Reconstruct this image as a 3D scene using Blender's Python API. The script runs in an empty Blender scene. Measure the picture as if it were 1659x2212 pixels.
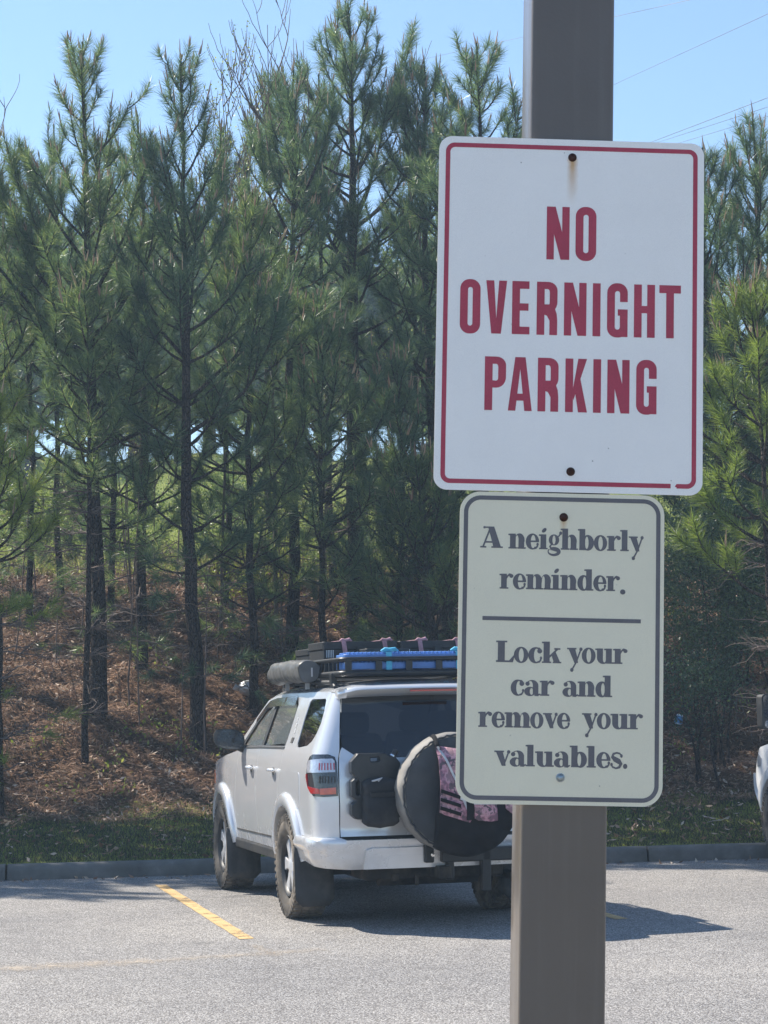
import bpy, math, random
import numpy as np
from mathutils import Vector, Matrix
from mathutils.geometry import delaunay_2d_cdt

sc = bpy.context.scene
COL = sc.collection
rad = math.radians

# ------------------------------------------------------------------ camera
CAM_Z, PITCH, ROLL, FPX, CXP, CYP = 1.6, 5.5, -1.15, 4400.0, 829.5, 1106.0
cam_d = bpy.data.cameras.new('camera')
cam = bpy.data.objects.new('camera', cam_d)
COL.objects.link(cam)
cam_d.sensor_fit = 'HORIZONTAL'
cam_d.sensor_width = 36.0
cam_d.lens = 36.0 * FPX / 1659.0
cam_d.clip_start = 0.05
cam_d.clip_end = 3000.0
RC = Matrix.Rotation(rad(90 + PITCH), 3, 'X') @ Matrix.Rotation(rad(ROLL), 3, 'Z')
cam.matrix_world = Matrix.Translation((0, 0, CAM_Z)) @ RC.to_4x4()
sc.camera = cam

# ------------------------------------------------------------------ world, sun, exposure
SUN_EL = rad(47)
SUN_DIR = Vector((-0.82 * math.cos(SUN_EL), 0.572 * math.cos(SUN_EL), math.sin(SUN_EL)))
world = bpy.data.worlds.new('World')
sc.world = world
world.use_nodes = True
wn = world.node_tree.nodes
wl = world.node_tree.links
sky = wn.new('ShaderNodeTexSky')
sky.sky_type = 'NISHITA'
sky.sun_disc = False
sky.sun_elevation = SUN_EL
sky.sun_rotation = math.atan2(SUN_DIR.x, SUN_DIR.y)
sky.air_density = 1.0
sky.dust_density = 0.0
sky.ozone_density = 3.0
bg = wn['Background']
wl.new(sky.outputs[0], bg.inputs[0])
bg.inputs[1].default_value = 0.11
sun_d = bpy.data.lights.new('sun', 'SUN')
sun_d.energy = 5.0
sun_d.angle = rad(0.53)
sun_d.color = (1.0, 0.93, 0.82)
sun = bpy.data.objects.new('sun', sun_d)
COL.objects.link(sun)
sun.rotation_mode = 'QUATERNION'
sun.rotation_quaternion = (-SUN_DIR).to_track_quat('-Z', 'Y')
sun.location = (-20, 15, 30)
sc.view_settings.view_transform = 'Standard'
sc.view_settings.look = 'None'
sc.view_settings.gamma = 1.0
sc.view_settings.use_curve_mapping = False
sc.view_settings.exposure = 0.92
sc.render.engine = 'CYCLES'
sc.cycles.use_denoising = True
sc.cycles.max_bounces = 6
sc.cycles.diffuse_bounces = 3
sc.cycles.use_adaptive_sampling = True
sc.cycles.adaptive_threshold = 0.02
sc.cycles.transparent_max_bounces = 12
sc.cycles.sample_clamp_indirect = 6.0

# ------------------------------------------------------------------ helpers
def ray(x, y):
    """direction of a photograph point, depth 1"""
    d = RC @ Vector(((x - CXP) / FPX, -(y - CYP) / FPX, -1.0))
    return d / d.y

def at(x, y, depth):
    d = ray(x, y)
    return Vector((0, 0, CAM_Z)) + d * depth

def tag(o, label=None, cat=None, group=None, kind=None):
    if label: o['label'] = label
    if cat: o['category'] = cat
    if group: o['group'] = group
    if kind: o['kind'] = kind
    return o

def empty(name, loc=(0, 0, 0), rz=0.0, parent=None):
    o = bpy.data.objects.new(name, None)
    COL.objects.link(o)
    o.empty_display_size = 0.2
    o.location = loc
    o.rotation_euler = (0, 0, rz)
    if parent: o.parent = parent
    return o

def np_mesh(name, verts, faces, mat, parent=None, smooth=False):
    """fast mesh from numpy arrays, all faces of the same size"""
    verts = np.asarray(verts, dtype=np.float32).reshape(-1, 3)
    faces = np.asarray(faces, dtype=np.int32)
    n, k = faces.shape
    me = bpy.data.meshes.new(name)
    me.vertices.add(len(verts))
    me.vertices.foreach_set('co', verts.ravel())
    me.loops.add(n * k)
    me.loops.foreach_set('vertex_index', faces.ravel())
    me.polygons.add(n)
    me.polygons.foreach_set('loop_start', np.arange(0, n * k, k, dtype=np.int32))
    if smooth:
        me.polygons.foreach_set('use_smooth', np.ones(n, dtype=bool))
    me.update(calc_edges=True)
    me.materials.append(mat)
    o = bpy.data.objects.new(name, me)
    COL.objects.link(o)
    if parent: o.parent = parent
    return o

def mesh_obj(name, verts, faces, mat, parent=None, smooth=None, bevel=None, subsurf=0):
    me = bpy.data.meshes.new(name)
    me.from_pydata([tuple(v) for v in verts], [], [tuple(f) for f in faces])
    me.update()
    me.materials.append(mat)
    if smooth is not None:
        me.polygons.foreach_set('use_smooth', [True] * len(me.polygons))
        if smooth < 180:
            me.set_sharp_from_angle(angle=rad(smooth))
    o = bpy.data.objects.new(name, me)
    COL.objects.link(o)
    if parent: o.parent = parent
    if bevel:
        m = o.modifiers.new('bevel', 'BEVEL')
        m.width = bevel
        m.segments = 2
        m.limit_method = 'ANGLE'
        m.angle_limit = rad(40)
    if subsurf:
        m = o.modifiers.new('subsurf', 'SUBSURF')
        m.levels = m.render_levels = subsurf
    return o

def inside(poly, x, y):
    c = False
    n = len(poly)
    j = n - 1
    for i in range(n):
        xi, yi = poly[i]; xj, yj = poly[j]
        if (yi > y) != (yj > y) and x < (xj - xi) * (y - yi) / (yj - yi + 1e-15) + xi:
            c = not c
        j = i
    return c

def cdt_fill(polys, test, extra=()):
    """triangulate the area where test(x,y) holds; polys are the constraint outlines"""
    vs, es = [], []
    for p in polys:
        b = len(vs)
        vs += [Vector((q[0], q[1])) for q in p]
        es += [(b + i, b + (i + 1) % len(p)) for i in range(len(p))]
    vs += [Vector((q[0], q[1])) for q in extra]
    r = delaunay_2d_cdt(vs, es, [], 0, 1e-5)
    V = [(v[0], v[1]) for v in r[0]]
    T = []
    for f in r[2]:
        cx = sum(V[i][0] for i in f) / len(f); cy = sum(V[i][1] for i in f) / len(f)
        if test(cx, cy):
            a = [V[i] for i in f]
            ar = sum(a[i][0] * a[(i + 1) % len(a)][1] - a[(i + 1) % len(a)][0] * a[i][1] for i in range(len(a)))
            if abs(ar) < 1e-12: continue
            T.append(tuple(f) if ar > 0 else tuple(reversed(f)))
    used = sorted({i for f in T for i in f})
    mp = {o: n for n, o in enumerate(used)}
    return [V[i] for i in used], [tuple(mp[i] for i in f) for f in T]

def boundary_edges(faces):
    cnt = {}
    for f in faces:
        for i in range(len(f)):
            a, b = f[i], f[(i + 1) % len(f)]
            k = (min(a, b), max(a, b))
            cnt.setdefault(k, []).append((a, b))
    return [v[0] for v in cnt.values() if len(v) == 1]

def rrect(x0, y0, x1, y1, r, n=6):
    p = []
    for cx, cy, a0 in ((x1 - r, y0 + r, -90), (x1 - r, y1 - r, 0), (x0 + r, y1 - r, 90), (x0 + r, y0 + r, 180)):
        for i in range(n + 1):
            a = rad(a0 + 90 * i / n)
            p.append((cx + r * math.cos(a), cy + r * math.sin(a)))
    return p

class MB:
    def __init__(s): s.v = []; s.f = []
    def add(s, verts, faces):
        b = len(s.v)
        s.v += [tuple(v) for v in verts]
        s.f += [tuple(i + b for i in f) for f in faces]
        return s
    def box(s, c, d, M=None):
        hx, hy, hz = d[0] / 2, d[1] / 2, d[2] / 2
        P = [Vector((x, y, z)) for x in (-hx, hx) for y in (-hy, hy) for z in (-hz, hz)]
        if M is not None: P = [M @ p for p in P]
        P = [p + Vector(c) for p in P]
        return s.add(P, [(0, 1, 3, 2), (4, 6, 7, 5), (0, 4, 5, 1), (2, 3, 7, 6), (0, 2, 6, 4), (1, 5, 7, 3)])
    def tube(s, pts, r, n=8, caps=True):
        pts = [Vector(p) for p in pts]
        m = len(pts)
        if not hasattr(r, '__len__'): r = [r] * m
        V, F = [], []
        up = None
        for i in range(m):
            t = (pts[min(i + 1, m - 1)] - pts[max(i - 1, 0)]).normalized()
            if up is None:
                up = Vector((0, 0, 1)) if abs(t.z) < .9 else Vector((1, 0, 0))
            a = (up - t * up.dot(t)).normalized()
            up = a
            b = t.cross(a)
            for k in range(n):
                an = 2 * math.pi * k / n
                V.append(pts[i] + (a * math.cos(an) + b * math.sin(an)) * r[i])
        for i in range(m - 1):
            for k in range(n):
                k2 = (k + 1) % n
                F.append((i * n + k, i * n + k2, (i + 1) * n + k2, (i + 1) * n + k))
        if caps:
            F.append(tuple(range(n - 1, -1, -1)))
            F.append(tuple((m - 1) * n + k for k in range(n)))
        return s.add(V, F)
    def lathe(s, prof, M, n=32, closed=False):
        """prof: (along axis z, radius); M maps local to part space"""
        V, F = [], []
        for a, r in prof:
            for k in range(n):
                t = 2 * math.pi * k / n
                V.append(M @ Vector((r * math.cos(t), r * math.sin(t), a)))
        m = len(prof)
        for i in range(m if closed else m - 1):
            j = (i + 1) % m
            for k in range(n):
                k2 = (k + 1) % n
                F.append((i * n + k, i * n + k2, j * n + k2, j * n + k))
        return s.add(V, F)
    def prism(s, polys, holes, z0, z1, M):
        """2-D outlines extruded between two heights, M maps to part space"""
        V2, T = cdt_fill(polys + holes, lambda x, y: any(inside(p, x, y) for p in polys) and not any(inside(h, x, y) for h in holes))
        n = len(V2)
        V = [M @ Vector((x, y, z1)) for x, y in V2] + [M @ Vector((x, y, z0)) for x, y in V2]
        F = [tuple(f) for f in T] + [tuple(i + n for i in reversed(f)) for f in T]
        for a, b in boundary_edges(T):
            F.append((b, a, a + n, b + n))
        return s.add(V, F)
    def grid(s, fn, nu, nv, flip=False):
        V = [fn(i / (nu - 1), j / (nv - 1)) for i in range(nu) for j in range(nv)]
        F = []
        for i in range(nu - 1):
            for j in range(nv - 1):
                q = (i * nv + j, (i + 1) * nv + j, (i + 1) * nv + j + 1, i * nv + j + 1)
                F.append(tuple(reversed(q)) if flip else q)
        return s.add(V, F)
    def build(s, name, mat, parent=None, smooth=None, bevel=None, subsurf=0):
        return mesh_obj(name, s.v, s.f, mat, parent, smooth, bevel, subsurf)

def copy_tree(o, parent=None):
    c = o.copy()
    COL.objects.link(c)
    c.parent = parent
    for ch in o.children:
        copy_tree(ch, c)
    return c

# ------------------------------------------------------------------ materials
class NT:
    def __init__(s, name):
        s.m = bpy.data.materials.new(name)
        s.m.use_nodes = True
        s.t = s.m.node_tree
        s.b = s.t.nodes['Principled BSDF']
        s.out = s.t.nodes['Material Output']
    def n(s, typ, **kw):
        nd = s.t.nodes.new('ShaderNode' + typ)
        for k, v in kw.items():
            setattr(nd, k, v)
        return nd
    def l(s, a, b): s.t.links.new(a, b)
    def coord(s, kind='Object', scale=(1, 1, 1)):
        tc = s.n('TexCoord'); mp = s.n('Mapping')
        mp.inputs['Scale'].default_value = scale
        s.l(tc.outputs[kind], mp.inputs[0])
        return mp.outputs[0]
    def noise(s, vec, scale, detail=4, rough=.55):
        t = s.n('TexNoise')
        t.inputs['Scale'].default_value = scale
        t.inputs['Detail'].default_value = detail
        t.inputs['Roughness'].default_value = rough
        if vec is not None: s.l(vec, t.inputs['Vector'])
        return t.outputs[0]
    def vor(s, vec, scale, feature='F1', out=0):
        t = s.n('TexVoronoi', feature=feature)
        t.inputs['Scale'].default_value = scale
        s.l(vec, t.inputs['Vector'])
        return t.outputs[out]
    def ramp(s, fac, stops):
        r = s.n('ValToRGB')
        e = r.color_ramp.elements
        while len(e) < len(stops): e.new(.5)
        for i, (p, c) in enumerate(stops):
            e[i].position = p
            e[i].color = (*c, 1) if len(c) == 3 else c
        s.l(fac, r.inputs[0])
        return r.outputs[0]
    def mix(s, fac, a, b, mode='MIX'):
        m = s.n('Mix', data_type='RGBA', blend_type=mode)
        for sock, v in ((m.inputs[0], fac), (m.inputs[6], a), (m.inputs[7], b)):
            if hasattr(v, 'links'): s.l(v, sock)
            elif isinstance(v, (int, float)): sock.default_value = v
            else: sock.default_value = (*v, 1)
        return m.outputs[2]
    def math(s, op, a, b=0.0, clamp=False):
        m = s.n('Math', operation=op, use_clamp=clamp)
        for i, v in enumerate((a, b)):
            if hasattr(v, 'links'): s.l(v, m.inputs[i])
            else: m.inputs[i].default_value = v
        return m.outputs[0]
    def bump(s, h, strength=.3, dist=.01):
        b = s.n('Bump')
        b.inputs['Strength'].default_value = strength
        b.inputs['Distance'].default_value = dist
        s.l(h, b.inputs['Height'])
        s.l(b.outputs[0], s.b.inputs['Normal'])
    def set(s, **kw):
        nm = dict(base='Base Color', rough='Roughness', metal='Metallic', spec='Specular IOR Level', coat='Coat Weight', coatr='Coat Roughness', trans='Transmission Weight', ior='IOR', alpha='Alpha', sheen='Sheen Weight')
        for k, v in kw.items():
            sk = s.b.inputs[nm[k]]
            if hasattr(v, 'links'): s.l(v, sk)
            elif isinstance(v, tuple): sk.default_value = (*v, 1)
            else: sk.default_value = v
        return s

def simple(name, base, rough=.5, metal=0., var=.12, scale=12., spec=.5, coat=0., bump=0., bscale=60., dirt=None):
    """plain procedural material: base colour with mottling, roughness variation, optional dust"""
    t = NT(name)
    v = t.coord()
    n1 = t.noise(v, scale, 5)
    lo = tuple(c * (1 - var) for c in base); hi = tuple(min(1, c * (1 + var)) for c in base)
    c = t.ramp(n1, [(.3, lo), (.7, hi)])
    if dirt:
        n2 = t.noise(v, dirt[1], 6, .65)
        c = t.mix(t.math('MULTIPLY', t.ramp(n2, [(.45, (0, 0, 0)), (.75, (1, 1, 1))]), dirt[2]), c, dirt[0])
    t.set(base=c, metal=metal, spec=spec, coat=coat, coatr=.06)
    r = t.math('ADD', t.math('MULTIPLY', t.noise(v, scale * 2.3, 3), .16), rough - .08, True)
    t.set(rough=r)
    if bump: t.bump(t.noise(v, bscale, 5), bump, .004)
    return t.m
# ------------------------------------------------------------------ ground, kerb, bank
rng = np.random.default_rng(7)
KD, KS = 20.54, 0.118                     # kerb face: Y = KD + KS * X
KYAW = math.atan(KS)
def kd(X, Y): return (Y - KD - KS * X) * math.cos(KYAW)

def wob(X, Y, f, s):
    return (np.sin(X * f + s) * np.cos(Y * f * 1.13 + s * 2.1) + .6 * np.sin(X * f * 2.17 + Y * f * 1.7 + s * 3.3) + .35 * np.cos(X * f * 4.1 - Y * f * 3.7 + s))
def terrain(X, Y):
    d = kd(X, Y)
    z = np.interp(d, [0, .15, 2.3, 3.2, 6.5, 10.5, 13, 60, 110, 400], [.145, .145, .50, .80, 2.2, 3.7, 4.1, 11.3, 17, 22])
    a = np.clip((d - .6) / 3, 0, 1)
    z = z + a * (.07 * wob(X, Y, 1.3, .5) + .035 * wob(X, Y, 3.9, 1.7)) + np.clip((d - 15) / 30, 0, 1) * .5 * wob(X, Y, .21, 2.)
    return z

# asphalt
t = NT('asphalt')
v = t.coord()
cell = t.n('TexVoronoi'); cell.inputs['Scale'].default_value = 95.; t.l(v, cell.inputs['Vector'])
sep = t.n('SeparateColor')
t.l(cell.outputs['Color'], sep.inputs[0])
col = t.ramp(sep.outputs[0], [(.0, (.27, .258, .248)), (.45, (.385, .37, .355)), (.8, (.47, .455, .44)), (1., (.62, .60, .575))])
gap = t.ramp(cell.outputs['Distance'], [(.35, (1, 1, 1)), (.62, (.42, .41, .41))])
col = t.mix(1.0, col, gap, 'MULTIPLY')
big = t.noise(v, .45, 5, .6)
col = t.mix(1.0, col, t.ramp(big, [(.3, (.80, .80, .81)), (.7, (1.10, 1.08, 1.05))]), 'MULTIPLY')
med = t.noise(v, 4.5, 4, .6)
col = t.mix(1.0, col, t.ramp(med, [(.3, (.9, .9, .9)), (.7, (1.07, 1.07, 1.06))]), 'MULTIPLY')
# oil drips where cars stand
oil = t.noise(v, 1.7, 3, .5)
col = t.mix(t.ramp(oil, [(.66, (0, 0, 0)), (.8, (.45, .45, .45))]), col, (.05, .05, .052))
t.set(base=col, rough=.88, spec=.3)
hgt = t.math('ADD', t.math('MULTIPLY', cell.outputs['Distance'], -1.), t.math('MULTIPLY', t.noise(v, 220, 3), .4))
t.bump(hgt, .9, .006)
M_ASPH = t.m
gr = mesh_obj('parking_lot', [(-400, -400, 0), (400, -400, 0), (400, 500, 0), (-400, 500, 0)], [(0, 1, 2, 3)], M_ASPH)
tag(gr, 'grey coarse asphalt parking lot', None, None, 'structure')

# bank: pine straw soil near, grass beyond
t = NT('bank_soil')
v = t.coord()
geo = t.n('NewGeometry')
n1 = t.noise(v, 6, 6, .65)
soil = t.ramp(n1, [(.25, (.055, .034, .022)), (.5, (.13, .078, .048)), (.75, (.24, .15, .095))])
n2 = t.noise(v, 45, 5, .7)
soil = t.mix(1., soil, t.ramp(n2, [(.3, (.55, .55, .55)), (.7, (1.35, 1.3, 1.25))]), 'MULTIPLY')
grass = t.ramp(t.noise(v, 1.1, 6, .65), [(.25, (.18, .22, .045)), (.55, (.32, .36, .08)), (.8, (.44, .44, .15))])
grass = t.mix(1., grass, t.ramp(t.noise(v, 30, 4, .7), [(.3, (.6, .6, .6)), (.7, (1.3, 1.3, 1.3))]), 'MULTIPLY')
att = t.n('Attribute', attribute_name='grassy')
edge = t.math('ADD', att.outputs['Fac'], t.math('MULTIPLY', t.math('SUBTRACT', t.noise(v, 2.5, 5), .5), .9))
t.set(base=t.mix(t.ramp(edge, [(.4, (0, 0, 0)), (.6, (1, 1, 1))]), soil, grass), rough=.95, spec=.1)
t.bump(t.math('ADD', n2, t.noise(v, 110, 3)), 1., .03)
M_BANK = t.m
xs = np.concatenate([np.linspace(-160, -14, 40)[:-1], np.linspace(-14, 12, 131), np.linspace(12, 160, 40)[1:]])
ds = np.concatenate([np.linspace(.14, 14, 90), np.linspace(14.5, 60, 50), np.linspace(64, 420, 45)])
XX, DD = np.meshgrid(xs, ds, indexing='ij')
YY = KD + KS * XX + DD / math.cos(KYAW)
ZZ = terrain(XX, YY)
nu, nv = XX.shape
idx = np.arange(nu * nv).reshape(nu, nv)
F = np.stack([idx[:-1, :-1], idx[1:, :-1], idx[1:, 1:], idx[:-1, 1:]], -1).reshape(-1, 4)
bank = np_mesh('bank_terrain', np.stack([XX, YY, ZZ], -1).reshape(-1, 3), F, M_BANK, None, True)
ga = bank.data.attributes.new('grassy', 'FLOAT', 'POINT')
ga.data.foreach_set('value', np.interp(DD.ravel(), [0, 2.0, 2.9, 10.5, 13.0, 20], [1, 1, 0, 0, .8, 1]).astype(np.float32))
tag(bank, 'bank of brown pine straw rising to a sunlit green field', None, None, 'structure')

# concrete kerb in lengths with open joints
t = NT('kerb_concrete')
v = t.coord()
c = t.ramp(t.noise(v, 3, 7, .65), [(.25, (.085, .083, .077)), (.6, (.18, .175, .163)), (.85, (.30, .29, .275))])
c = t.mix(t.ramp(t.noise(v, 1.3, 6, .7), [(.5, (0, 0, 0)), (.75, (.6, .6, .6))]), c, (.11, .115, .09))
t.set(base=c, rough=.9, spec=.25)
t.bump(t.noise(v, 70, 6, .7), .5, .008)
M_KERB = t.m
kprof = [(0, 0), (.01, .09), (.028, .135), (.055, .15), (.17, .15), (.17, -.05), (0, -.05)]
kd_dir = Vector((math.cos(KYAW), math.sin(KYAW), 0))
kn = Vector((-math.sin(KYAW), math.cos(KYAW), 0))
kerb = empty('kerb', (0, KD, 0))
tag(kerb, 'long grey concrete kerb edging the lot', None, None, 'structure')
seg = 3.2
for i in range(-14, 14):
    m = MB()
    s0 = i * seg - .58 + .011; s1 = s0 + seg - .022
    L = []
    for q in range(9):
        s_ = s0 + (s1 - s0) * q / 8
        L.append([kd_dir * s_ + kn * (a + .004 * math.sin(s_ * 2.1 + i)) + Vector((0, 0, b)) for a, b in kprof])
    n = len(kprof)
    V = [p for r in L for p in r]
    Fq = [(q * n + k, q * n + (k + 1) % n, (q + 1) * n + (k + 1) % n, (q + 1) * n + k) for q in range(8) for k in range(n)]
    Fq += [tuple(range(n - 1, -1, -1)), tuple(8 * n + k for k in range(n))]
    m.add(V, Fq)
    m.build('kerb_stone', M_KERB, kerb, 50)

# yellow stall lines, faded tan streak
def worn_paint(name, base, lo, hi, scale):
    t = NT(name)
    v = t.coord()
    t.set(base=t.ramp(t.noise(v, 7, 4), [(.3, tuple(c * .85 for c in base)), (.7, base)]), rough=.75, spec=.3)
    w = t.math('ADD', t.math('MULTIPLY', t.noise(v, scale, 6, .7), .7), t.math('MULTIPLY', t.noise(v, 130, 3, .6), .3))
    fa = t.n('Attribute', attribute_name='fade')
    t.set(alpha=t.math('MULTIPLY', t.ramp(w, [(lo, (0, 0, 0)), (hi, (1, 1, 1))]), fa.outputs['Fac']))
    t.bump(t.noise(v, 160, 4), .6, .004)
    return t.m
M_YEL = worn_paint('yellow_paint', (.60, .405, .19), .385, .47, 6)
M_TAN = worn_paint('faded_paint', (.56, .47, .37), .40, .60, 9)
def strip(name, a, b, w, mat, z, n=24, wig=.004, soft=1., peak=1.):
    a = Vector((*a, 0)); b = Vector((*b, 0))
    d = (b - a).normalized(); p = Vector((-d.y, d.x, 0))
    rs = random.Random(3)
    V = []
    for i in range(n + 1):
        c = a.lerp(b, i / n)
        V += [c + p * (w / 2 + rs.uniform(-wig, wig)) + Vector((0, 0, z)), c + Vector((0, 0, z)), c - p * (w / 2 + rs.uniform(-wig, wig)) + Vector((0, 0, z))]
    o = mesh_obj(name, V, [q for i in range(n) for q in ((3 * i, 3 * i + 1, 3 * i + 4, 3 * i + 3), (3 * i + 1, 3 * i + 2, 3 * i + 5, 3 * i + 4))], mat)
    at_ = o.data.attributes.new('fade', 'FLOAT', 'POINT')
    at_.data.foreach_set('value', np.array([soft, peak, soft] * (n + 1), dtype=np.float32))
    return o
def gp(x, y):
    d = ray(x, y); k = -CAM_Z / d.z
    return (d.x * k, d.y * k)
sA, sB = gp(346, 1912), gp(533, 2029)
sdir = (Vector((*sA, 0)) - Vector((*sB, 0))).normalized()
tag(strip('stall_line', sB, sA, .105, M_YEL, .004), 'worn yellow stall line on the asphalt left of the silver car', None, None, 'structure')
e2 = gp(1343, 1986)
for k, nm in ((1, 'worn yellow stall line in the shadow right of the silver car'),):
    q = (sB[0] + (e2[0] - sB[0]) * k, sB[1] + (e2[1] - sB[1]) * k)
    tag(strip('stall_line', q, (q[0] + sdir.x * 4.8, q[1] + sdir.y * 4.8), .105, M_YEL, .004), nm, None, None, 'structure')
q = (2 * sB[0] - e2[0], 2 * sB[1] - e2[1])
tag(strip('stall_line', q, (q[0] + sdir.x * 4.8, q[1] + sdir.y * 4.8), .105, M_YEL, .004), 'worn yellow stall line beyond the left edge', None, None, 'structure')
tA, tB, tC = gp(-120, 2100), gp(330, 2077), gp(700, 2052)
tag(strip('faded_line', tA, tB, .42, M_TAN, .0045, 40, .06, 0., .8), 'faded tan streak across the asphalt', None, None, 'structure')
tag(strip('faded_line', tB, tC, .26, M_TAN, .0045, 40, .05, 0., .55), 'thin faded end of the tan streak toward the car', None, None, 'structure')
tag(strip('faded_line', gp(545, 2042), gp(600, 2066), .12, M_TAN, .0045, 12, .02, 0., .6), 'short faded tan smear below the yellow line', None, None, 'structure')

# leaf litter, pine straw and grass, nobody could count them
def island_mat(name, stops, rough=.8, trans=.0, spec=.25):
    t = NT(name)
    g = t.n('NewGeometry')
    c = t.ramp(g.outputs['Random Per Island'], stops)
    t.set(base=c, rough=rough, spec=spec)
    if trans:
        tr = t.n('BsdfTranslucent'); t.l(c, tr.inputs[0])
        mx = t.n('MixShader'); mx.inputs[0].default_value = trans
        t.l(t.b.outputs[0], mx.inputs[1]); t.l(tr.outputs[0], mx.inputs[2]); t.l(mx.outputs[0], t.out.inputs[0])
    return t.m
M_LEAF = island_mat('dead_leaves', [(0, (.10, .055, .032)), (.35, (.23, .125, .07)), (.65, (.36, .22, .135)), (.85, (.50, .36, .25)), (1., (.62, .52, .42))], .6, .15, .4)
M_STRAW = island_mat('pine_straw', [(0, (.12, .062, .038)), (.5, (.28, .15, .085)), (1., (.50, .31, .19))], .7)
M_GRASS = island_mat('lawn_grass', [(0, (.034, .045, .026)), (.5, (.055, .070, .038)), (.82, (.085, .098, .056)), (1., (.22, .17, .115))], .6, .25)

def unit(a): return a / np.maximum(np.linalg.norm(a, axis=-1, keepdims=True), 1e-9)
def scatter_pts(n, x0, x1, d0, d1, dpow=1.0):
    X = rng.uniform(x0, x1, n); d = d0 + (d1 - d0) * rng.uniform(0, 1, n) ** dpow
    Y = KD + KS * X + d / math.cos(KYAW)
    return X, Y, terrain(X, Y)
n = 80000
X, Y, Z = scatter_pts(n, -10, 9, 2.2, 13.5)
xs2, ys2, zs2 = scatter_pts(2600, -7, 8, .16, 2.4)
xs3 = rng.uniform(-6, 7, 260); ys3 = KD + KS * xs3 - np.abs(rng.normal(0, .16, 260)) - .03
den = wob(X, Y, .9, 4.) + rng.normal(0, 1, n)
ok = den > -.9
X = np.concatenate([X[ok], xs2, xs3]); Y = np.concatenate([Y[ok], ys2, ys3]); Z = np.concatenate([Z[ok], zs2 + .01, 0 * xs3 - .01]); n = len(X)
P = np.stack([X, Y, Z + rng.uniform(.01, .06, n) * np.where(kd(X, Y) > 0, 1, .5)], -1)
dirv = unit(rng.normal(0, 1, (n, 3)) * [1, 1, .55])
sid = unit(np.cross(dirv, unit(rng.normal(0, 1, (n, 3)) * [.8, .8, .5] + [0, -.25, 1.])))
ln = rng.uniform(.018, .05, n)[:, None]; wd = ln * rng.uniform(.2, .5, n)[:, None]
nrm = np.cross(dirv, sid)
A = P - dirv * ln; B = P + sid * wd + nrm * wd * .5; C_ = P + dirv * ln; D_ = P - sid * wd + nrm * wd * .5
V = np.stack([A, B, C_, D_], 1).reshape(-1, 3)
b = np.arange(n) * 4
Ft = np.concatenate([np.stack([b, b + 1, b + 2], -1), np.stack([b, b + 2, b + 3], -1)])
tag(np_mesh('leaf_litter', V, Ft, M_LEAF), 'brown fallen leaves strewn over the bank', 'leaves', None, 'stuff')
n = 170000
X, Y, Z = scatter_pts(n, -10, 9, 1.9, 12.5)
P = np.stack([X, Y, Z + rng.uniform(0, .05, n)], -1)
dirv = unit(rng.normal(0, 1, (n, 3)) * [1, 1, .35])
sid = unit(np.cross(dirv, np.array([0, -.4, 1.])))
ln = rng.uniform(.05, .10, n)[:, None]
V = np.stack([P - dirv * ln + sid * .004, P - dirv * ln - sid * .004, P + dirv * ln], 1).reshape(-1, 3)
tag(np_mesh('pine_straw', V, np.arange(3 * n).reshape(-1, 3), M_STRAW), 'fallen brown pine needles matted on the bank', 'pine straw', None, 'stuff')
n = 110000
X, Y, Z = scatter_pts(n, -6.5, 7.5, .15, 2.95)
d = kd(X, Y)
ok = rng.uniform(0, 1, n) < np.interp(d, [0, 2.0, 2.95], [1, 1, .08])
X, Y, Z = X[ok], Y[ok], Z[ok]; n = len(X)
P = np.stack([X, Y, Z - .004], -1)
h = rng.uniform(.025, .07, n)[:, None]
a = rng.uniform(0, 2 * np.pi, n)
s_ = np.stack([np.cos(a), np.sin(a), 0 * a], -1)
tip = P + np.stack([rng.normal(0, .45, n), rng.normal(0, .45, n), np.ones(n)], -1) * h
V = np.stack([P - s_ * .0035, P + s_ * .0035, tip], 1).reshape(-1, 3)
tag(np_mesh('lawn_grass', V, np.arange(3 * n).reshape(-1, 3), M_GRASS), 'short green grass strip behind the kerb', 'grass', None, 'stuff')
# tall meadow grass on the sunlit field
M_FIELD = island_mat('field_grass', [(0, (.19, .25, .045)), (.6, (.33, .39, .09)), (1., (.50, .48, .2))], .6, .4)
n = 70000
X, Y, Z = scatter_pts(n, -16, 14, 10.5, 45, 1.6)
P = np.stack([X, Y, Z], -1)
h = rng.uniform(.08, .3, n)[:, None]
a = rng.uniform(0, 2 * np.pi, n)
s_ = np.stack([np.cos(a), np.sin(a), 0 * a], -1)
tip = P + np.stack([rng.normal(0, .4, n), rng.normal(0, .4, n), np.ones(n)], -1) * h
V = np.stack([P - s_ * .012, P + s_ * .012, tip], 1).reshape(-1, 3)
tag(np_mesh('field_grass', V, np.arange(3 * n).reshape(-1, 3), M_FIELD), 'sunlit yellow green grass on the field behind the pines', 'grass', None, 'stuff')
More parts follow.
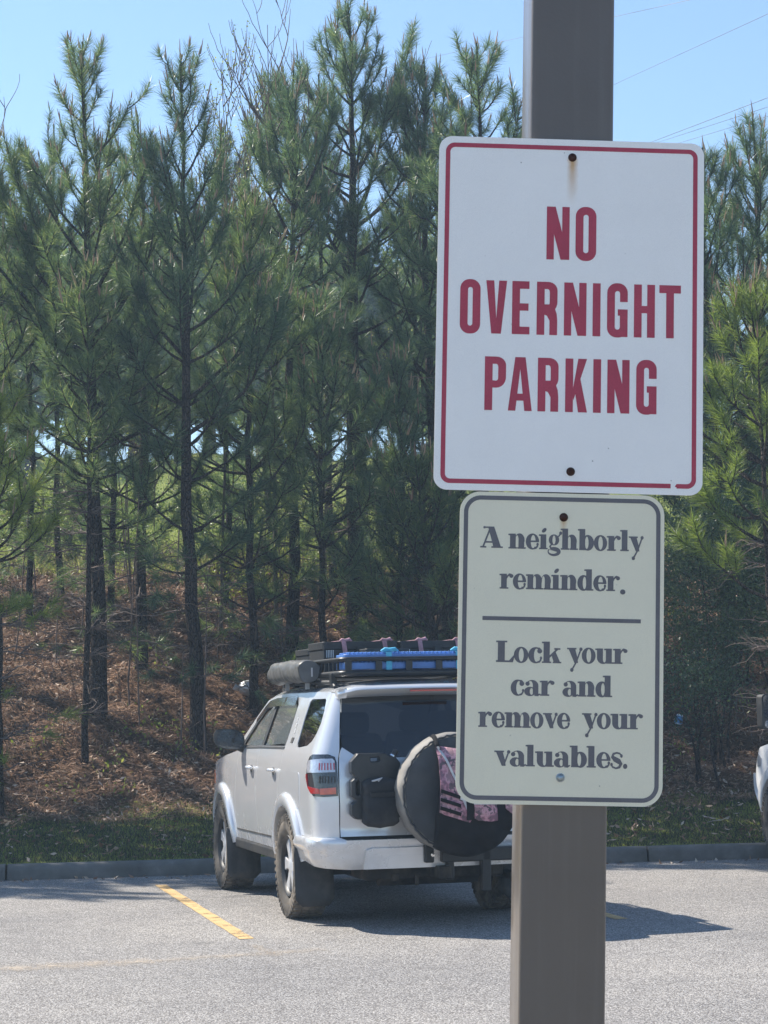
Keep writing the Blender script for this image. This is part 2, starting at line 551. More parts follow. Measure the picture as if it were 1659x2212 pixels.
# ------------------------------------------------------------------ trees
t = NT('pine_bark')
v = t.coord('Object', (1, 1, .35))
c = t.ramp(t.noise(v, 14, 6, .7), [(.25, (.035, .027, .024)), (.55, (.095, .072, .06)), (.8, (.17, .13, .11))])
cr = t.vor(v, 36, 'DISTANCE_TO_EDGE')
c = t.mix(t.ramp(cr, [(.02, (1, 1, 1)), (.12, (0, 0, 0))]), c, (.02, .016, .014))
t.set(base=c, rough=.92, spec=.15)
t.bump(t.math('ADD', t.ramp(cr, [(0, (0, 0, 0)), (.2, (1, 1, 1))]), t.noise(v, 60, 5)), .9, .03)
M_BARK = t.m
M_TWIG = simple('bare_twig', (.13, .095, .08), .8, 0, .3, 9)
def leafy(name, stops, trans=.35, rough=.42, spec=.5):
    t = NT(name)
    g = t.n('NewGeometry'); oi = t.n('ObjectInfo')
    c = t.ramp(g.outputs['Random Per Island'], stops)
    c = t.mix(1., c, t.ramp(oi.outputs['Random'], [(0, (.82, .86, .9)), (.5, (1, 1, 1)), (1, (1.2, 1.1, .85))]), 'MULTIPLY')
    t.set(base=c, rough=rough, spec=spec)
    tr = t.n('BsdfTranslucent'); t.l(t.mix(1., c, (1.4, 1.42, .85), 'MULTIPLY'), tr.inputs[0])
    mx = t.n('MixShader'); mx.inputs[0].default_value = trans
    t.l(t.b.outputs[0], mx.inputs[1]); t.l(tr.outputs[0], mx.inputs[2]); t.l(mx.outputs[0], t.out.inputs[0])
    return t.m
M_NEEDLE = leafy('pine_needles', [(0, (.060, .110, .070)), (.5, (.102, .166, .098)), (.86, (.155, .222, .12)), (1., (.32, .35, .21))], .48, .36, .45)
M_NEEDLE_Y = leafy('pine_needles_sunlit', [(0, (.12, .17, .035)), (.5, (.19, .25, .055)), (1., (.29, .34, .10))], .5)  # brighter yellow copy of the needles, sunlight put into the colour
M_CANDLE = island_mat('pine_candles', [(0, (.22, .13, .085)), (.6, (.34, .22, .14)), (1, (.46, .35, .22))], .6)
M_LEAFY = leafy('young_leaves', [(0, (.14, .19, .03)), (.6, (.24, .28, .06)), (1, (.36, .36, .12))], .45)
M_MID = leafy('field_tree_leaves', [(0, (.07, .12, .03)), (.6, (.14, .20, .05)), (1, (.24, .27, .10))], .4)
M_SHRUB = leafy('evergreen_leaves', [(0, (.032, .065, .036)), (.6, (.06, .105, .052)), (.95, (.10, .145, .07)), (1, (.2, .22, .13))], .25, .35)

class Wood:
    """collects tubes as quads, quick"""
    def __init__(s): s.V = []; s.F = []; s.n = 0
    def tube(s, P, R, k=5):
        P = np.asarray(P, float); m = len(P)
        T = np.gradient(P, axis=0); T = unit(T)
        ref = np.array([1., 0, 0]) if abs(T[0, 0]) < .8 else np.array([0, 1., 0])
        a = unit(ref - T * (T @ ref)[:, None]); b = np.cross(T, a)
        an = np.arange(k) * 2 * np.pi / k
        R = np.asarray(R, float).reshape(-1, 1, 1)
        V = P[:, None, :] + (a[:, None, :] * np.cos(an)[None, :, None] + b[:, None, :] * np.sin(an)[None, :, None]) * R
        s.V.append(V.reshape(-1, 3))
        i = np.arange(m - 1)[:, None] * k; j = np.arange(k)[None, :]; j2 = (j + 1) % k
        F = np.stack([i + j, i + j2, i + k + j2, i + k + j], -1).reshape(-1, 4) + s.n
        s.F.append(F); s.n += m * k
    def build(s, name, mat, parent):
        return np_mesh(name, np.concatenate(s.V), np.concatenate(s.F), mat, parent, True)

def path(p0, az, e0, e1, L, n, r, bend=1.0, jit=.06):
    """a limb that leaves at elevation e0 and ends at elevation e1"""
    P = [np.array(p0, float)]
    for i in range(n):
        f = (i + .5) / n
        e = e0 + (e1 - e0) * f ** bend + r.normal(0, jit)
        az += r.normal(0, jit)
        P.append(P[-1] + np.array([math.cos(az) * math.cos(e), math.sin(az) * math.cos(e), math.sin(e)]) * L / n)
    return np.array(P)

def resample(P, s0, s1, m):
    d = np.concatenate([[0], np.cumsum(np.linalg.norm(np.diff(P, axis=0), axis=1))])
    s = np.linspace(s0 * d[-1], s1 * d[-1], m)
    return np.stack([np.interp(s, d, P[:, i]) for i in range(3)], -1)

NTRI = []
class Pine:
    def __init__(s, seed):
        s.r = np.random.default_rng(seed)
        s.trunk = Wood(); s.limbs = Wood(); s.dead = Wood()
        s.shoots = []      # (points, needle length, density)
        s.cand = []
    def shoot(s, P, nl=.19, den=400, candle=False):
        s.shoots.append((P, nl, den))
        if candle:
            tip = P[-1]; ax = unit(P[-1] - P[-2])
            for k in range(s.r.integers(1, 4)):
                dv = unit(ax + s.r.normal(0, .16, 3) + [0, 0, .5])
                s.cand.append((tip + s.r.normal(0, .008, 3), dv, s.r.uniform(.07, .2) * (1.2 if k == 0 else .8)))
    def limb(s, p0, az, e0, e1, L, r0, foliage=1.0, nside=3, den=400, nl=.19, candle=True, frac=.7):
        r = s.r
        n = max(4, int(L / .22))
        P = path(p0, az, e0, e1, L, n, r, 1.1)
        s.limbs.tube(P, np.linspace(r0, .0045, len(P)), 5 if r0 > .015 else 4)
        if foliage > 0:
            fl = min(.95, frac if L > .6 else .9)
            s.shoot(resample(P, 1 - fl, 1, 7), nl, den * foliage, candle)
            for k in range(nside):
                f = r.uniform(.3, .88)
                q = resample(P, f, f + .02, 2)[0]
                dd = P[min(len(P) - 1, int(f * n) + 1)] - P[int(f * n)]
                a2 = math.atan2(dd[1], dd[0]) + r.choice([-1, 1]) * r.uniform(.5, 1.1)
                L2 = r.uniform(.28, .62) * min(1.2, .5 + L * .4)
                Q = path(q, a2, r.uniform(e0 * .6, e0 + .3), min(1.45, e1 + r.uniform(-.15, .25)), L2, 4, r)
                s.limbs.tube(Q, np.linspace(r0 * .45 + .002, .004, len(Q)), 3)
                s.shoot(resample(Q, .12, 1, 5), nl, den * foliage, candle and r.random() < .6)
        return P
    def grow(s, H, r0, lean=(0, 0), live=.35, spread=1.6, whorl=.5, density=300, top_e=1.15, low=.35, dead=1.0, nl=.185, topneedles=2.2):
        r = s.r
        n = 16
        z = np.linspace(0, H, n)
        wx = np.cumsum(r.normal(0, .02, n)); wy = np.cumsum(r.normal(0, .02, n))
        s.T = np.stack([z / H * lean[0] * H + wx - wx[0], z / H * lean[1] * H + wy - wy[0], z], -1)
        R = np.interp(z / H, [0, .03, .1, .5, .85, 1], [r0 * 1.35, r0 * 1.12, r0, r0 * .62, r0 * .26, .012])
        T = s.T.copy(); T[0, 2] = -.4
        s.trunk.tube(T, R, 9)
        top = resample(s.T, 1 - topneedles / H, 1, 10)
        s.shoot(top, nl, density * 1.15, True)
        h = H * live
        while h < H - .35:
            f = (h - H * live) / (H - H * live)
            k = r.integers(3, 6)
            a0 = r.uniform(0, 6.28)
            p = resample(s.T, h / H, h / H + .001, 2)[0]
            for i in range(k):
                az = a0 + i * 2 * math.pi / k + r.normal(0, .3)
                prof = np.interp(f, [0, .25, .6, .85, 1], [.75, 1., .8, .45, .22])
                L = spread * prof * r.uniform(.65, 1.2)
                e0 = np.interp(f, [0, .5, 1], [.12, .5, .95]) + r.normal(0, .12)
                e1 = np.interp(f, [0, .4, 1], [.85, 1.25, 1.45]) + r.normal(0, .15)
                s.limb(p, az, e0, min(e1, 1.5), L, .008 + .011 * L, 1.0, int(np.interp(L, [.4, 1, 2], [1, 3, 6])), density, nl, f > .45, .8 if f > .4 else .62)
            h += whorl * r.uniform(.7, 1.25) * np.interp(f, [0, 1], [1, .8])
        # lower stem: dead, bare or thinly needled limbs
        h = H * .1
        while h < H * live:
            for i in range(r.integers(3, 6)):
                az = r.uniform(0, 6.28)
                L = spread * r.uniform(.4, 1.15) * dead
                P = path(resample(s.T, h / H, h / H + .001, 2)[0], az, r.uniform(-.15, .35), r.uniform(-.25, .55), L, 6, r, 1., .16)
                s.dead.tube(P, np.linspace(.011, .003, len(P)), 3)
                for q in range(r.integers(3, 8)):
                    k = r.integers(1, len(P) - 1)
                    Q = path(P[k], az + r.uniform(-1.1, 1.1), r.uniform(-.5, .6), r.uniform(-.6, .7), r.uniform(.2, .6), 4, r, 1., .25)
                    s.dead.tube(Q, np.linspace(.0055, .002, len(Q)), 3)
                    if r.random() < low:
                        s.shoot(resample(Q, .4, 1, 4), nl, density * .8)
            h += r.uniform(.22, .45)
        return s
    def build(s, name='pine_tree', needle=None):
        r = s.r
        root = empty(name)
        s.trunk.build('trunk', M_BARK, root)
        s.limbs.build('limbs', M_BARK, root)['kind'] = 'stuff'
        if s.dead.n: s.dead.build('dead_branches', M_TWIG, root)['kind'] = 'stuff'
        VV = []
        for P, nl, den in s.shoots:
            L = np.linalg.norm(np.diff(P, axis=0), axis=1).sum()
            m = max(12, int(L * den))
            f = np.sqrt(r.uniform(0, 1, m)) * .55 + r.uniform(0, 1, m) * .45
            x = f * (len(P) - 1); i = np.minimum(x.astype(int), len(P) - 2); w = (x - i)[:, None]
            p = P[i] * (1 - w) + P[i + 1] * w
            ax = unit(P[i + 1] - P[i])
            rv = unit(np.cross(ax, r.normal(0, 1, (m, 3))))
            al = np.clip(r.normal(.78, .2, m) - .32 * (f > .9), .15, 1.35)[:, None]
            d = unit(ax * np.cos(al) + rv * np.sin(al) + np.array([0, 0, -.06]))
            ln = (nl * r.uniform(.75, 1.2, m))[:, None]
            sd = unit(np.cross(d, r.normal(0, 1, (m, 3)))) * .0034
            VV.append(np.stack([p - sd, p + sd, p + d * ln], 1))
        V = np.concatenate(VV).reshape(-1, 3)
        cr = np_mesh('crown', V, np.arange(len(V)).reshape(-1, 3), needle or M_NEEDLE, root)
        if s.cand:
            w = Wood()
            for p, d, L in s.cand:
                w.tube(np.array([p, p + d * L * .6, p + d * L]), [.008, .0065, .002], 4)
            w.build('candles', M_CANDLE, root)['kind'] = 'stuff'
        NTRI.append(len(V) // 3)
        return root

def plant(root, X, d=None, Y=None, rz=0., sc_=1., sink=.0):
    if Y is None: Y = KD + KS * X + d / math.cos(KYAW)
    root.location = (X, Y, float(terrain(np.array(X), np.array(Y))) - sink)
    root.rotation_euler = (0, 0, rz)
    root.scale = (sc_,) * 3
    return root

def base_at(px, D):
    return (px - CXP) / FPX * D

# --- the big pines one can tell apart -------------------------------------------------
def hero(seed, px, D, ytop, r0, lab, lean=0., extra=(), needle=None, **kw):
    X = base_at(px, D)
    zg = float(terrain(np.array(X), np.array(D)))
    ztop = at(px, ytop, D).z
    p = Pine(seed)
    H = ztop - zg
    p.grow(H, r0, (lean, 0), **kw)
    for (zf, az, L, e0, e1, ns) in extra:
        q = resample(p.T, zf, zf + .001, 2)[0]
        p.limb(q, az, e0, e1, L, .012 + .009 * L, 1., ns, 420, .20, True, .68)
    o = p.build('pine_tree', needle)
    o.location = (X, D, zg)
    tag(o, lab, 'tree', 'pines on the bank')
    return o
PI = math.pi
hero(11, 205, 25.0, 98, .098, 'tall pine at left, thickest trunk, crown spread into a candelabra of tufts', -.020,
     [(.52, PI, 2.9, .62, 1.25, 5), (.56, PI * .93, 2.6, .75, 1.3, 5), (.60, PI * 1.04, 2.4, .9, 1.4, 4), (.55, .1, 2.4, .75, 1.4, 5), (.60, -.1, 2.0, .95, 1.45, 4), (.66, 3.3, 1.7, .9, 1.4, 4), (.62, -1.4, 1.5, .8, 1.4, 4)],
     live=.27, spread=1.45, low=.4, whorl=.5)
hero(23, 421, 24.6, 142, .088, 'second tall pine from left, dark straight trunk forking near shadowed bank', -.014,
     [(.50, .0, 2.2, .6, 1.25, 5), (.56, 3.1, 1.7, .8, 1.35, 4), (.70, .25, 1.8, 1.1, 1.5, 3), (.6, -1.2, 1.5, .8, 1.4, 4), (.45, -.3, 2.2, .5, 1.2, 5)],
     live=.25, spread=1.3, low=.4, whorl=.5)
hero(31, 765, 28.5, 12, .12, 'tallest pine, its leader reaching the top edge left of the post', -.004,
     [(.72, .05, 2.1, .9, 1.5, 5), (.66, 3.2, 2.3, .8, 1.4, 5), (.6, 3.0, 2.5, .7, 1.3, 5), (.58, .1, 2.3, .6, 1.3, 5), (.5, -1.5, 2.0, .6, 1.3, 5), (.7, -1.2, 1.5, .8, 1.4, 4), (.56, -2.4, 2.2, .6, 1.3, 5), (.63, -.8, 2.0, .7, 1.3, 5)],
     live=.30, spread=1.75, whorl=.42, low=.3)
hero(47, 960, 28.0, 130, .09, 'pine with slim leader just left of the post, beside the tallest pine', -.004, live=.22, spread=1.5, whorl=.42, low=.35)
hero(53, 1052, 27.0, 92, .10, 'dense pine whose pointed top stands against the post edge', -.004, [(.7, .3, 1.6, .8, 1.4, 5), (.6, .0, 1.8, .7, 1.3, 5)], live=.48, spread=1.5, whorl=.42, low=.4)
hero(59, 622, 27.0, 150, .08, 'pine of middling height with twin tips between the bare sapling and tallest pine', .004, [(.75, .2, 1.6, 1.0, 1.5, 4), (.7, 3.0, 1.5, 1.0, 1.5, 4)], live=.3, spread=1.35, whorl=.45, low=.3)
hero(61, 545, 25.5, 420, .055, 'shorter slender pine in front of the leafy sapling', .0, live=.2, spread=1.2, whorl=.42, low=.4)
hero(67, 300, 26.5, 250, .075, 'pine with brown candles between the two tall left pines', .004, live=.22, spread=1.25, whorl=.46, low=.4)
hero(71, 1668, 26.2, 262, .10, 'tall pine rising at the right edge above the yellow green tufts', -.004, [(.6, PI, 1.7, .7, 1.35, 5), (.5, PI * 1.1, 1.9, .6, 1.3, 5)], live=.25, spread=1.5, whorl=.42, low=.3)
hero(73, 1560, 26.0, 318, .075, 'pine showing its candles just right of the white sign', .0, live=.25, spread=1.35, whorl=.42, low=.3)
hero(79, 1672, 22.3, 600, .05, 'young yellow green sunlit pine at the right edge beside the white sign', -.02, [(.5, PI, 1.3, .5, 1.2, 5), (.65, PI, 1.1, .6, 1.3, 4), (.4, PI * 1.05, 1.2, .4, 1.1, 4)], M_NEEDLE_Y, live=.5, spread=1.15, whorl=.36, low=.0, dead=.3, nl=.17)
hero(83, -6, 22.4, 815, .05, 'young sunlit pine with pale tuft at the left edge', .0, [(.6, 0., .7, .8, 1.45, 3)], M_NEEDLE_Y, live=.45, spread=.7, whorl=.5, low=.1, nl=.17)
hero(89, 178, 23.8, 565, .04, 'small bright pine top in front of the thickest trunk', .0, live=.55, spread=.75, whorl=.4, low=.0, needle=M_NEEDLE, dead=.5)
hero(97, -60, 26.0, 230, .09, 'pine leaning in from the left edge', .01, [(.6, 0., 1.8, .6, 1.3, 5), (.5, .2, 1.8, .5, 1.2, 5)], live=.3, spread=1.5, whorl=.5, low=.2)
hero(101, 860, 26.2, 760, .05, 'low bushy pine behind the roof cases of the silver car', .0, live=.12, spread=1.1, whorl=.32, low=.5)
hero(103, 935, 25.6, 980, .06, 'low dark pine whose boughs droop beside the white sign', .0, live=.10, spread=1.25, whorl=.3, low=.5)
hero(107, 1580, 28.2, 700, .06, 'low dark pine behind the right side of the white sign', .0, live=.1, spread=1.4, whorl=.3, low=.5)
hero(109, 690, 25.8, 640, .05, 'short pine with open twiggy stem left of the tallest pine', .0, live=.22, spread=1.2, whorl=.38, low=.4)

# --- back rows: copies of three kinds --------------------------------------------------
protos = []
for sd, kw in ((201, dict(live=.17, spread=1.5, whorl=.5, low=.5)), (202, dict(live=.12, spread=1.35, whorl=.5, low=.6)), (203, dict(live=.22, spread=1.5, whorl=.55, low=.45)), (204, dict(live=.15, spread=1.25, whorl=.46, low=.5))):
    p = Pine(sd); p.grow(8.0, .055, (0, 0), **kw)
    protos.append(p.build('pine_tree'))
rb = random.Random(5)
used = set()
def back(X, Y, s_, lab, grp):
    k = rb.randrange(4)
    o = protos[k] if k not in used else copy_tree(protos[k])
    used.add(k)
    plant(o, X, None, Y, rb.uniform(0, 6.28), s_)
    tag(o, lab, 'tree', grp)
    return o
for px, D, s_, lab in (
        (60, 28.5, .80, 'slender back row pine left of the thickest trunk'),
        (130, 29.5, .84, 'slim back row pine close beside the thickest trunk on its left'),
        (235, 29, .82, 'slim back row pine just right of the thickest trunk'),
        (480, 29.5, .86, 'back row pine just right of the second tall trunk'),
        (585, 31, .92, 'back row pine above the left end of the roof rack'),
        (720, 30.2, .98, 'back row pine close left of the tallest pine'),
        (900, 30, .93, 'back row pine midway between the tallest pine and white sign'),
        (1600, 29, .74, 'back row pine right of the white sign behind the shrubs'),
        (1690, 30.5, .78, 'back row pine at the right edge behind the tall edge pine'),
        (-60, 30, .74, 'back row pine cut by the left edge'),
        (960, 35, .88, 'farthest pine beside the cream sign')):
    back(base_at(px, D), D, s_ * rb.uniform(.94, 1.05), lab, 'pines in the back rows')
LO = 'pine standing outside the picture beyond the left edge'
for X, Y, s_ in ((-5.9, 23.6, 1.1), (-6.9, 24.6, 1.2), (-7.9, 23.5, 1.15), (-8.9, 24.8, 1.2), (-9.9, 23.4, 1.15), (-10.9, 24.4, 1.15), (-12.0, 23.6, 1.1), (-13, 25.5, 1.1)):
    back(X, Y, s_, LO, 'pines beyond the left edge')
LR = 'pine standing outside the picture beyond the right edge'
for X, Y, s_ in ((6.3, 25.5, .9), (7.6, 27, 1.), (9.2, 25.5, 1.), (6.6, 29, .9)):
    back(X, Y, s_, LR, 'pines beyond the right edge')

# --- bare and leafing saplings ------------------------------------------------------------
def sapling(seed, px, D, ytop, lab, leaves=0, r0=.022, spread=.9, name='sapling', lean=0.):
    r = np.random.default_rng(seed)
    X = base_at(px, D); zg = float(terrain(np.array(X), np.array(D)))
    H = at(px, ytop, D).z - zg
    w = Wood(); tips = []
    T = path((0, 0, -.2), r.uniform(0, 6), PI / 2 - abs(lean), PI / 2, H + .2, 14, r, 1., .035)
    w.tube(T, np.linspace(r0, .004, len(T)), 6)
    tips.append(T)
    def br(P, rr, depth):
        m = r.integers(11, 15) if depth == 0 else r.integers(2, 4)
        for k in range(m):
            f = r.uniform(.5, .97) if depth == 0 else r.uniform(.25, .85)
            q = resample(P, f, f + .01, 2)[0]
            L = (spread if depth == 0 else spread * .4) * r.uniform(.6, 1.3) * (1.75 - f)
            Q = path(q, r.uniform(0, 6.28), r.uniform(.75, 1.15), r.uniform(1.2, 1.55), L, 6, r, 1., .1)
            w.tube(Q, np.linspace(max(.006, rr * .5), .003, len(Q)), 4)
            tips.append(Q)
            if depth < 2: br(Q, rr * .45, depth + 1)
    br(T, r0, 0)
    o = empty(name, (X, D, zg))
    w.build('trunk', M_TWIG, o)
    if leaves:
        P = np.concatenate([resample(q, .35, 1, leaves) for q in tips]); n = len(P)
        P = P + r.normal(0, .03, (n, 3))
        d = unit(r.normal(0, 1, (n, 3)) + [0, 0, -.3]); sd = unit(np.cross(d, r.normal(0, 1, (n, 3))))
        l = r.uniform(.02, .045, n)[:, None]
        V = np.stack([P, P + d * l * .5 + sd * l * .35, P + d * l, P + d * l * .5 - sd * l * .35], 1).reshape(-1, 3)
        np_mesh('crown', V, np.arange(4 * n).reshape(-1, 4), M_LEAFY, o)
    tag(o, lab, 'sapling')
    return o
sapling(5, 592, 27.5, 55, 'bare leafless sapling with thin upright twigs against the sky', 0, .03, 1.5)
sapling(6, 470, 27.8, 135, 'slim sapling with tiny pale yellow green leaves between pines', 9, .022, 1.2)
sapling(8, 918, 30, 95, 'bare thin sapling top between tallest pine and post', 0, .022, 1.1)
sapling(9, -12, 27, 165, 'bare curved twig tips at the left edge against the sky', 0, .02, 1.1)
sapling(12, 545, 30.5, 300, 'leafing sapling behind the short slender pine', 8, .02, 1.1)
sapling(14, 870, 31, 780, 'leafing understory sapling deep in the grove', 10, .02, 1.2)
sapling(15, 700, 33, 900, 'bright leafing sapling low behind the car roof', 14, .02, 1.3)
sapling(16, 330, 32, 1010, 'bright leafing bush between the two big trunks', 14, .02, 1.4)

# --- shrubs -----------------------------------------------------------------------------
def shrub(seed, px, ymid, D, rx, rz_, n, lab, mat, leaf=.035, name='shrub', nstem=5, cat='shrub'):
    r = np.random.default_rng(seed)
    X = base_at(px, D); zg = float(terrain(np.array(X), np.array(D)))
    zc = at(px, ymid, D).z - zg
    o = empty(name, (X, D, zg))
    w = Wood()
    cl = []
    for k in range(nstem):
        a = r.uniform(0, 6.28)
        tgt = np.array([math.cos(a) * rx * r.uniform(.2, .85), math.sin(a) * rx * r.uniform(.2, .85), zc + r.uniform(-.6, .8) * rz_])
        s0 = np.array([r.normal(0, .08), r.normal(0, .08), -.1])
        m1 = (s0 + tgt) / 2 * np.array([.5, .5, 1.1])
        f = np.linspace(0, 1, 7)[:, None]
        P = s0 * (1 - f) ** 2 + 2 * m1 * f * (1 - f) + tgt * f ** 2 + r.normal(0, .02, (7, 3))
        w.tube(P, np.linspace(.02, .004, 7), 5)
        for q in range(14):
            Q = path(P[r.integers(3, 7)], r.uniform(0, 6.28), r.uniform(-.2, .9), r.uniform(.2, 1.3), r.uniform(.2, .6), 4, r, 1., .2)
            w.tube(Q, np.linspace(.006, .002, 5), 3)
            cl.append(Q[-1]); cl.append(Q[2])
        cl.append(tgt)
    w.build('stems', M_BARK, o)
    cl = np.array(cl)
    u = unit(r.normal(0, 1, (len(cl) * 2, 3))) * (r.uniform(.3, 1, (len(cl) * 2, 1)) ** .4) * [rx, rx, rz_] + [0, 0, zc]
    cl = np.concatenate([cl, u])
    i = r.integers(0, len(cl), n)
    P = cl[i] + r.normal(0, .11, (n, 3)) * (1 + .6 * (i % 3 == 0))[:, None]
    d = unit(r.normal(0, 1, (n, 3)) + [0, 0, .25]); sd = unit(np.cross(d, r.normal(0, 1, (n, 3))))
    l = (leaf * r.uniform(.7, 1.4, n))[:, None]
    V = np.stack([P, P + d * l * .5 + sd * l * .27, P + d * l, P + d * l * .5 - sd * l * .27], 1).reshape(-1, 3)
    np_mesh('crown', V, np.arange(4 * n).reshape(-1, 4), mat, o)
    tag(o, lab, cat)
    return o
shrub(301, 1545, 1250, 24.4, .95, 1.05, 30000, 'dark broad evergreen shrub right of the cream sign', M_SHRUB)
shrub(302, 1670, 1180, 25.0, .9, 1.0, 22000, 'dark evergreen shrub at the right edge behind the white vehicle', M_SHRUB)
shrub(304, 1590, 980, 26.8, 1.0, .9, 20000, 'tall evergreen shrub below the right pines', M_SHRUB)
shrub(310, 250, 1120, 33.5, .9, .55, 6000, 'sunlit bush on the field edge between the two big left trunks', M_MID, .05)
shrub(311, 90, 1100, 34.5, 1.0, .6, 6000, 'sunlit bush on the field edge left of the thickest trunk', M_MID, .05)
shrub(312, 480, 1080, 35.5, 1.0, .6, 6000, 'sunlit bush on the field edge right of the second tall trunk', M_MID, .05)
shrub(305, 920, 1130, 26.2, .65, .8, 9000, 'dark leafy shrub left of the cream sign', M_SHRUB)
shrub(306, 1500, 1470, 23.6, .4, .22, 3000, 'low sprawling evergreen near the blue cup', M_SHRUB)
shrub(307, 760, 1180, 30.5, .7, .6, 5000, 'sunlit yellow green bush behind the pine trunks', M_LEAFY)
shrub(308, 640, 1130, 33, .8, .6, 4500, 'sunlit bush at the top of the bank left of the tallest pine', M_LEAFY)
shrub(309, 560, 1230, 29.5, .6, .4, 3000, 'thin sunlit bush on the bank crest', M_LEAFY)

# brambles and bare brush over the bank
w = Wood()
r = np.random.default_rng(77)
for k in range(520):
    X = r.uniform(-6.5, 6.5); d = r.uniform(3.2, 12)
    Y = KD + KS * X + d; z = float(terrain(np.array(X), np.array(Y)))
    L = r.uniform(.25, 1.5)
    P = path((X, Y, z - .02), r.uniform(0, 6.28), r.uniform(.2, 1.5), r.uniform(-.6, 1.2), L, 6, r, 1., .18)
    w.tube(P, np.linspace(.006, .002, 7), 3)
    for q in range(r.integers(0, 4)):
        Q = path(P[r.integers(1, 6)], r.uniform(0, 6.28), r.uniform(-.3, 1.2), r.uniform(-.3, 1.2), L * .4, 4, r, 1., .2)
        w.tube(Q, np.linspace(.004, .0015, 5), 3)
for k in range(46):
    X = r.uniform(-6.5, 6.5); d = r.uniform(4, 11)
    Y = KD + KS * X + d; z = float(terrain(np.array(X), np.array(Y)))
    P = path((X, Y, z - .05), r.uniform(0, 6.28), 1.5, 1.5, r.uniform(1.2, 3.2), 8, r, 1., .05)
    w.tube(P, np.linspace(.012, .004, 9), 4)
tag(w.build('undergrowth', M_TWIG, None), 'tangle of bare brambles and dead stems on the bank', 'undergrowth', None, 'stuff')
# green sprigs among the leaves
n = 2600
i = r.integers(0, 70, n)
cx = r.uniform(-6, 6, 70); cd = r.uniform(2.6, 11, 70)
X = cx[i] + r.normal(0, .12, n); d_ = cd[i] + r.normal(0, .12, n)
Y = KD + KS * X + d_
P = np.stack([X, Y, terrain(X, Y) + r.uniform(0, .22, n)], -1)
d = unit(r.normal(0, 1, (n, 3)) + [0, 0, .5]); sd = unit(np.cross(d, r.normal(0, 1, (n, 3))))
l = r.uniform(.03, .07, n)[:, None]
V = np.stack([P, P + d * l * .5 + sd * l * .25, P + d * l, P + d * l * .5 - sd * l * .25], 1).reshape(-1, 3)
tag(np_mesh('weeds', V, np.arange(4 * n).reshape(-1, 4), M_LEAFY), 'scattered green weeds poking through the leaves', 'weeds', None, 'stuff')

# --- broadleaf trees far across the field --------------------------------------------------
def far_tree(seed, H=9.5, n=11000):
    r = np.random.default_rng(seed)
    o = empty('field_tree')
    w = Wood(); cl = []
    T = path((0, 0, -.4), 0, PI / 2, PI / 2, H * .75, 8, r, 1., .06)
    w.tube(T, np.linspace(.2, .03, 9), 7)
    for k in range(22):
        f = r.uniform(.25, 1)
        q = resample(T, f * .98, f * .98 + .01, 2)[0]
        Q = path(q, r.uniform(0, 6.28), r.uniform(.3, .9), r.uniform(.4, 1.3), H * .38 * r.uniform(.5, 1.1), 6, r, 1., .12)
        w.tube(Q, np.linspace(.06, .01, 7), 4)
        cl += [Q[3], Q[4], Q[5], Q[6]]
    cl = np.array(cl)
    w.build('trunk', M_BARK, o)
    i = r.integers(0, len(cl), n)
    P = cl[i] + r.normal(0, .42, (n, 3))
    d = unit(r.normal(0, 1, (n, 3))); sd = unit(np.cross(d, r.normal(0, 1, (n, 3))))
    l = r.uniform(.12, .28, n)[:, None]
    V = np.stack([P, P + d * l * .5 + sd * l * .35, P + d * l, P + d * l * .5 - sd * l * .35], 1).reshape(-1, 3)
    np_mesh('crown', V, np.arange(4 * n).reshape(-1, 4), M_MID, o)
    return o
fp = [far_tree(401), far_tree(402), far_tree(403)]
first = [True] * 3
for q, px in enumerate(range(-150, 1060, 58)):
    k = q % 3
    o = fp[k] if first[k] else copy_tree(fp[k])
    first[k] = False
    D = 70 + rb.uniform(-6, 22)
    plant(o, base_at(px + rb.uniform(-40, 40), D), None, D, rb.uniform(0, 6.28), rb.uniform(.85, 1.15))
    tag(o, 'pale green broadleaf tree across the field behind the pines', 'tree', 'trees across the field')
# ------------------------------------------------------------------ post and signs
def ell(cx, cy, rx, ry, n=28, rot=0.):
    c, s = math.cos(rot), math.sin(rot)
    return [(cx + rx * math.cos(2 * PI * i / n) * c - ry * math.sin(2 * PI * i / n) * s, cy + rx * math.cos(2 * PI * i / n) * s + ry * math.sin(2 * PI * i / n) * c) for i in range(n)]
def rct(x0, y0, x1, y1): return [(x0, y0), (x1, y0), (x1, y1), (x0, y1)]
def stroke(pts, ws):
    if not hasattr(ws, '__len__'): ws = [ws] * len(pts)
    P = [Vector(p) for p in pts]
    L, Rr = [], []
    for i, p in enumerate(P):
        tt = (P[min(i + 1, len(P) - 1)] - P[max(i - 1, 0)]).normalized()
        nn = Vector((-tt.y, tt.x)) * ws[i] / 2
        L.append(tuple(p + nn)); Rr.append(tuple(p - nn))
    return L + Rr[::-1]
def glyph_mesh(items, eps=0.):
    """items: ordered (sign, polygon); later ones win"""
    def test(x, y):
        on = False
        for s_, p in items:
            if inside(p, x, y): on = s_ > 0
        return on
    return cdt_fill([p for _, p in items], test)

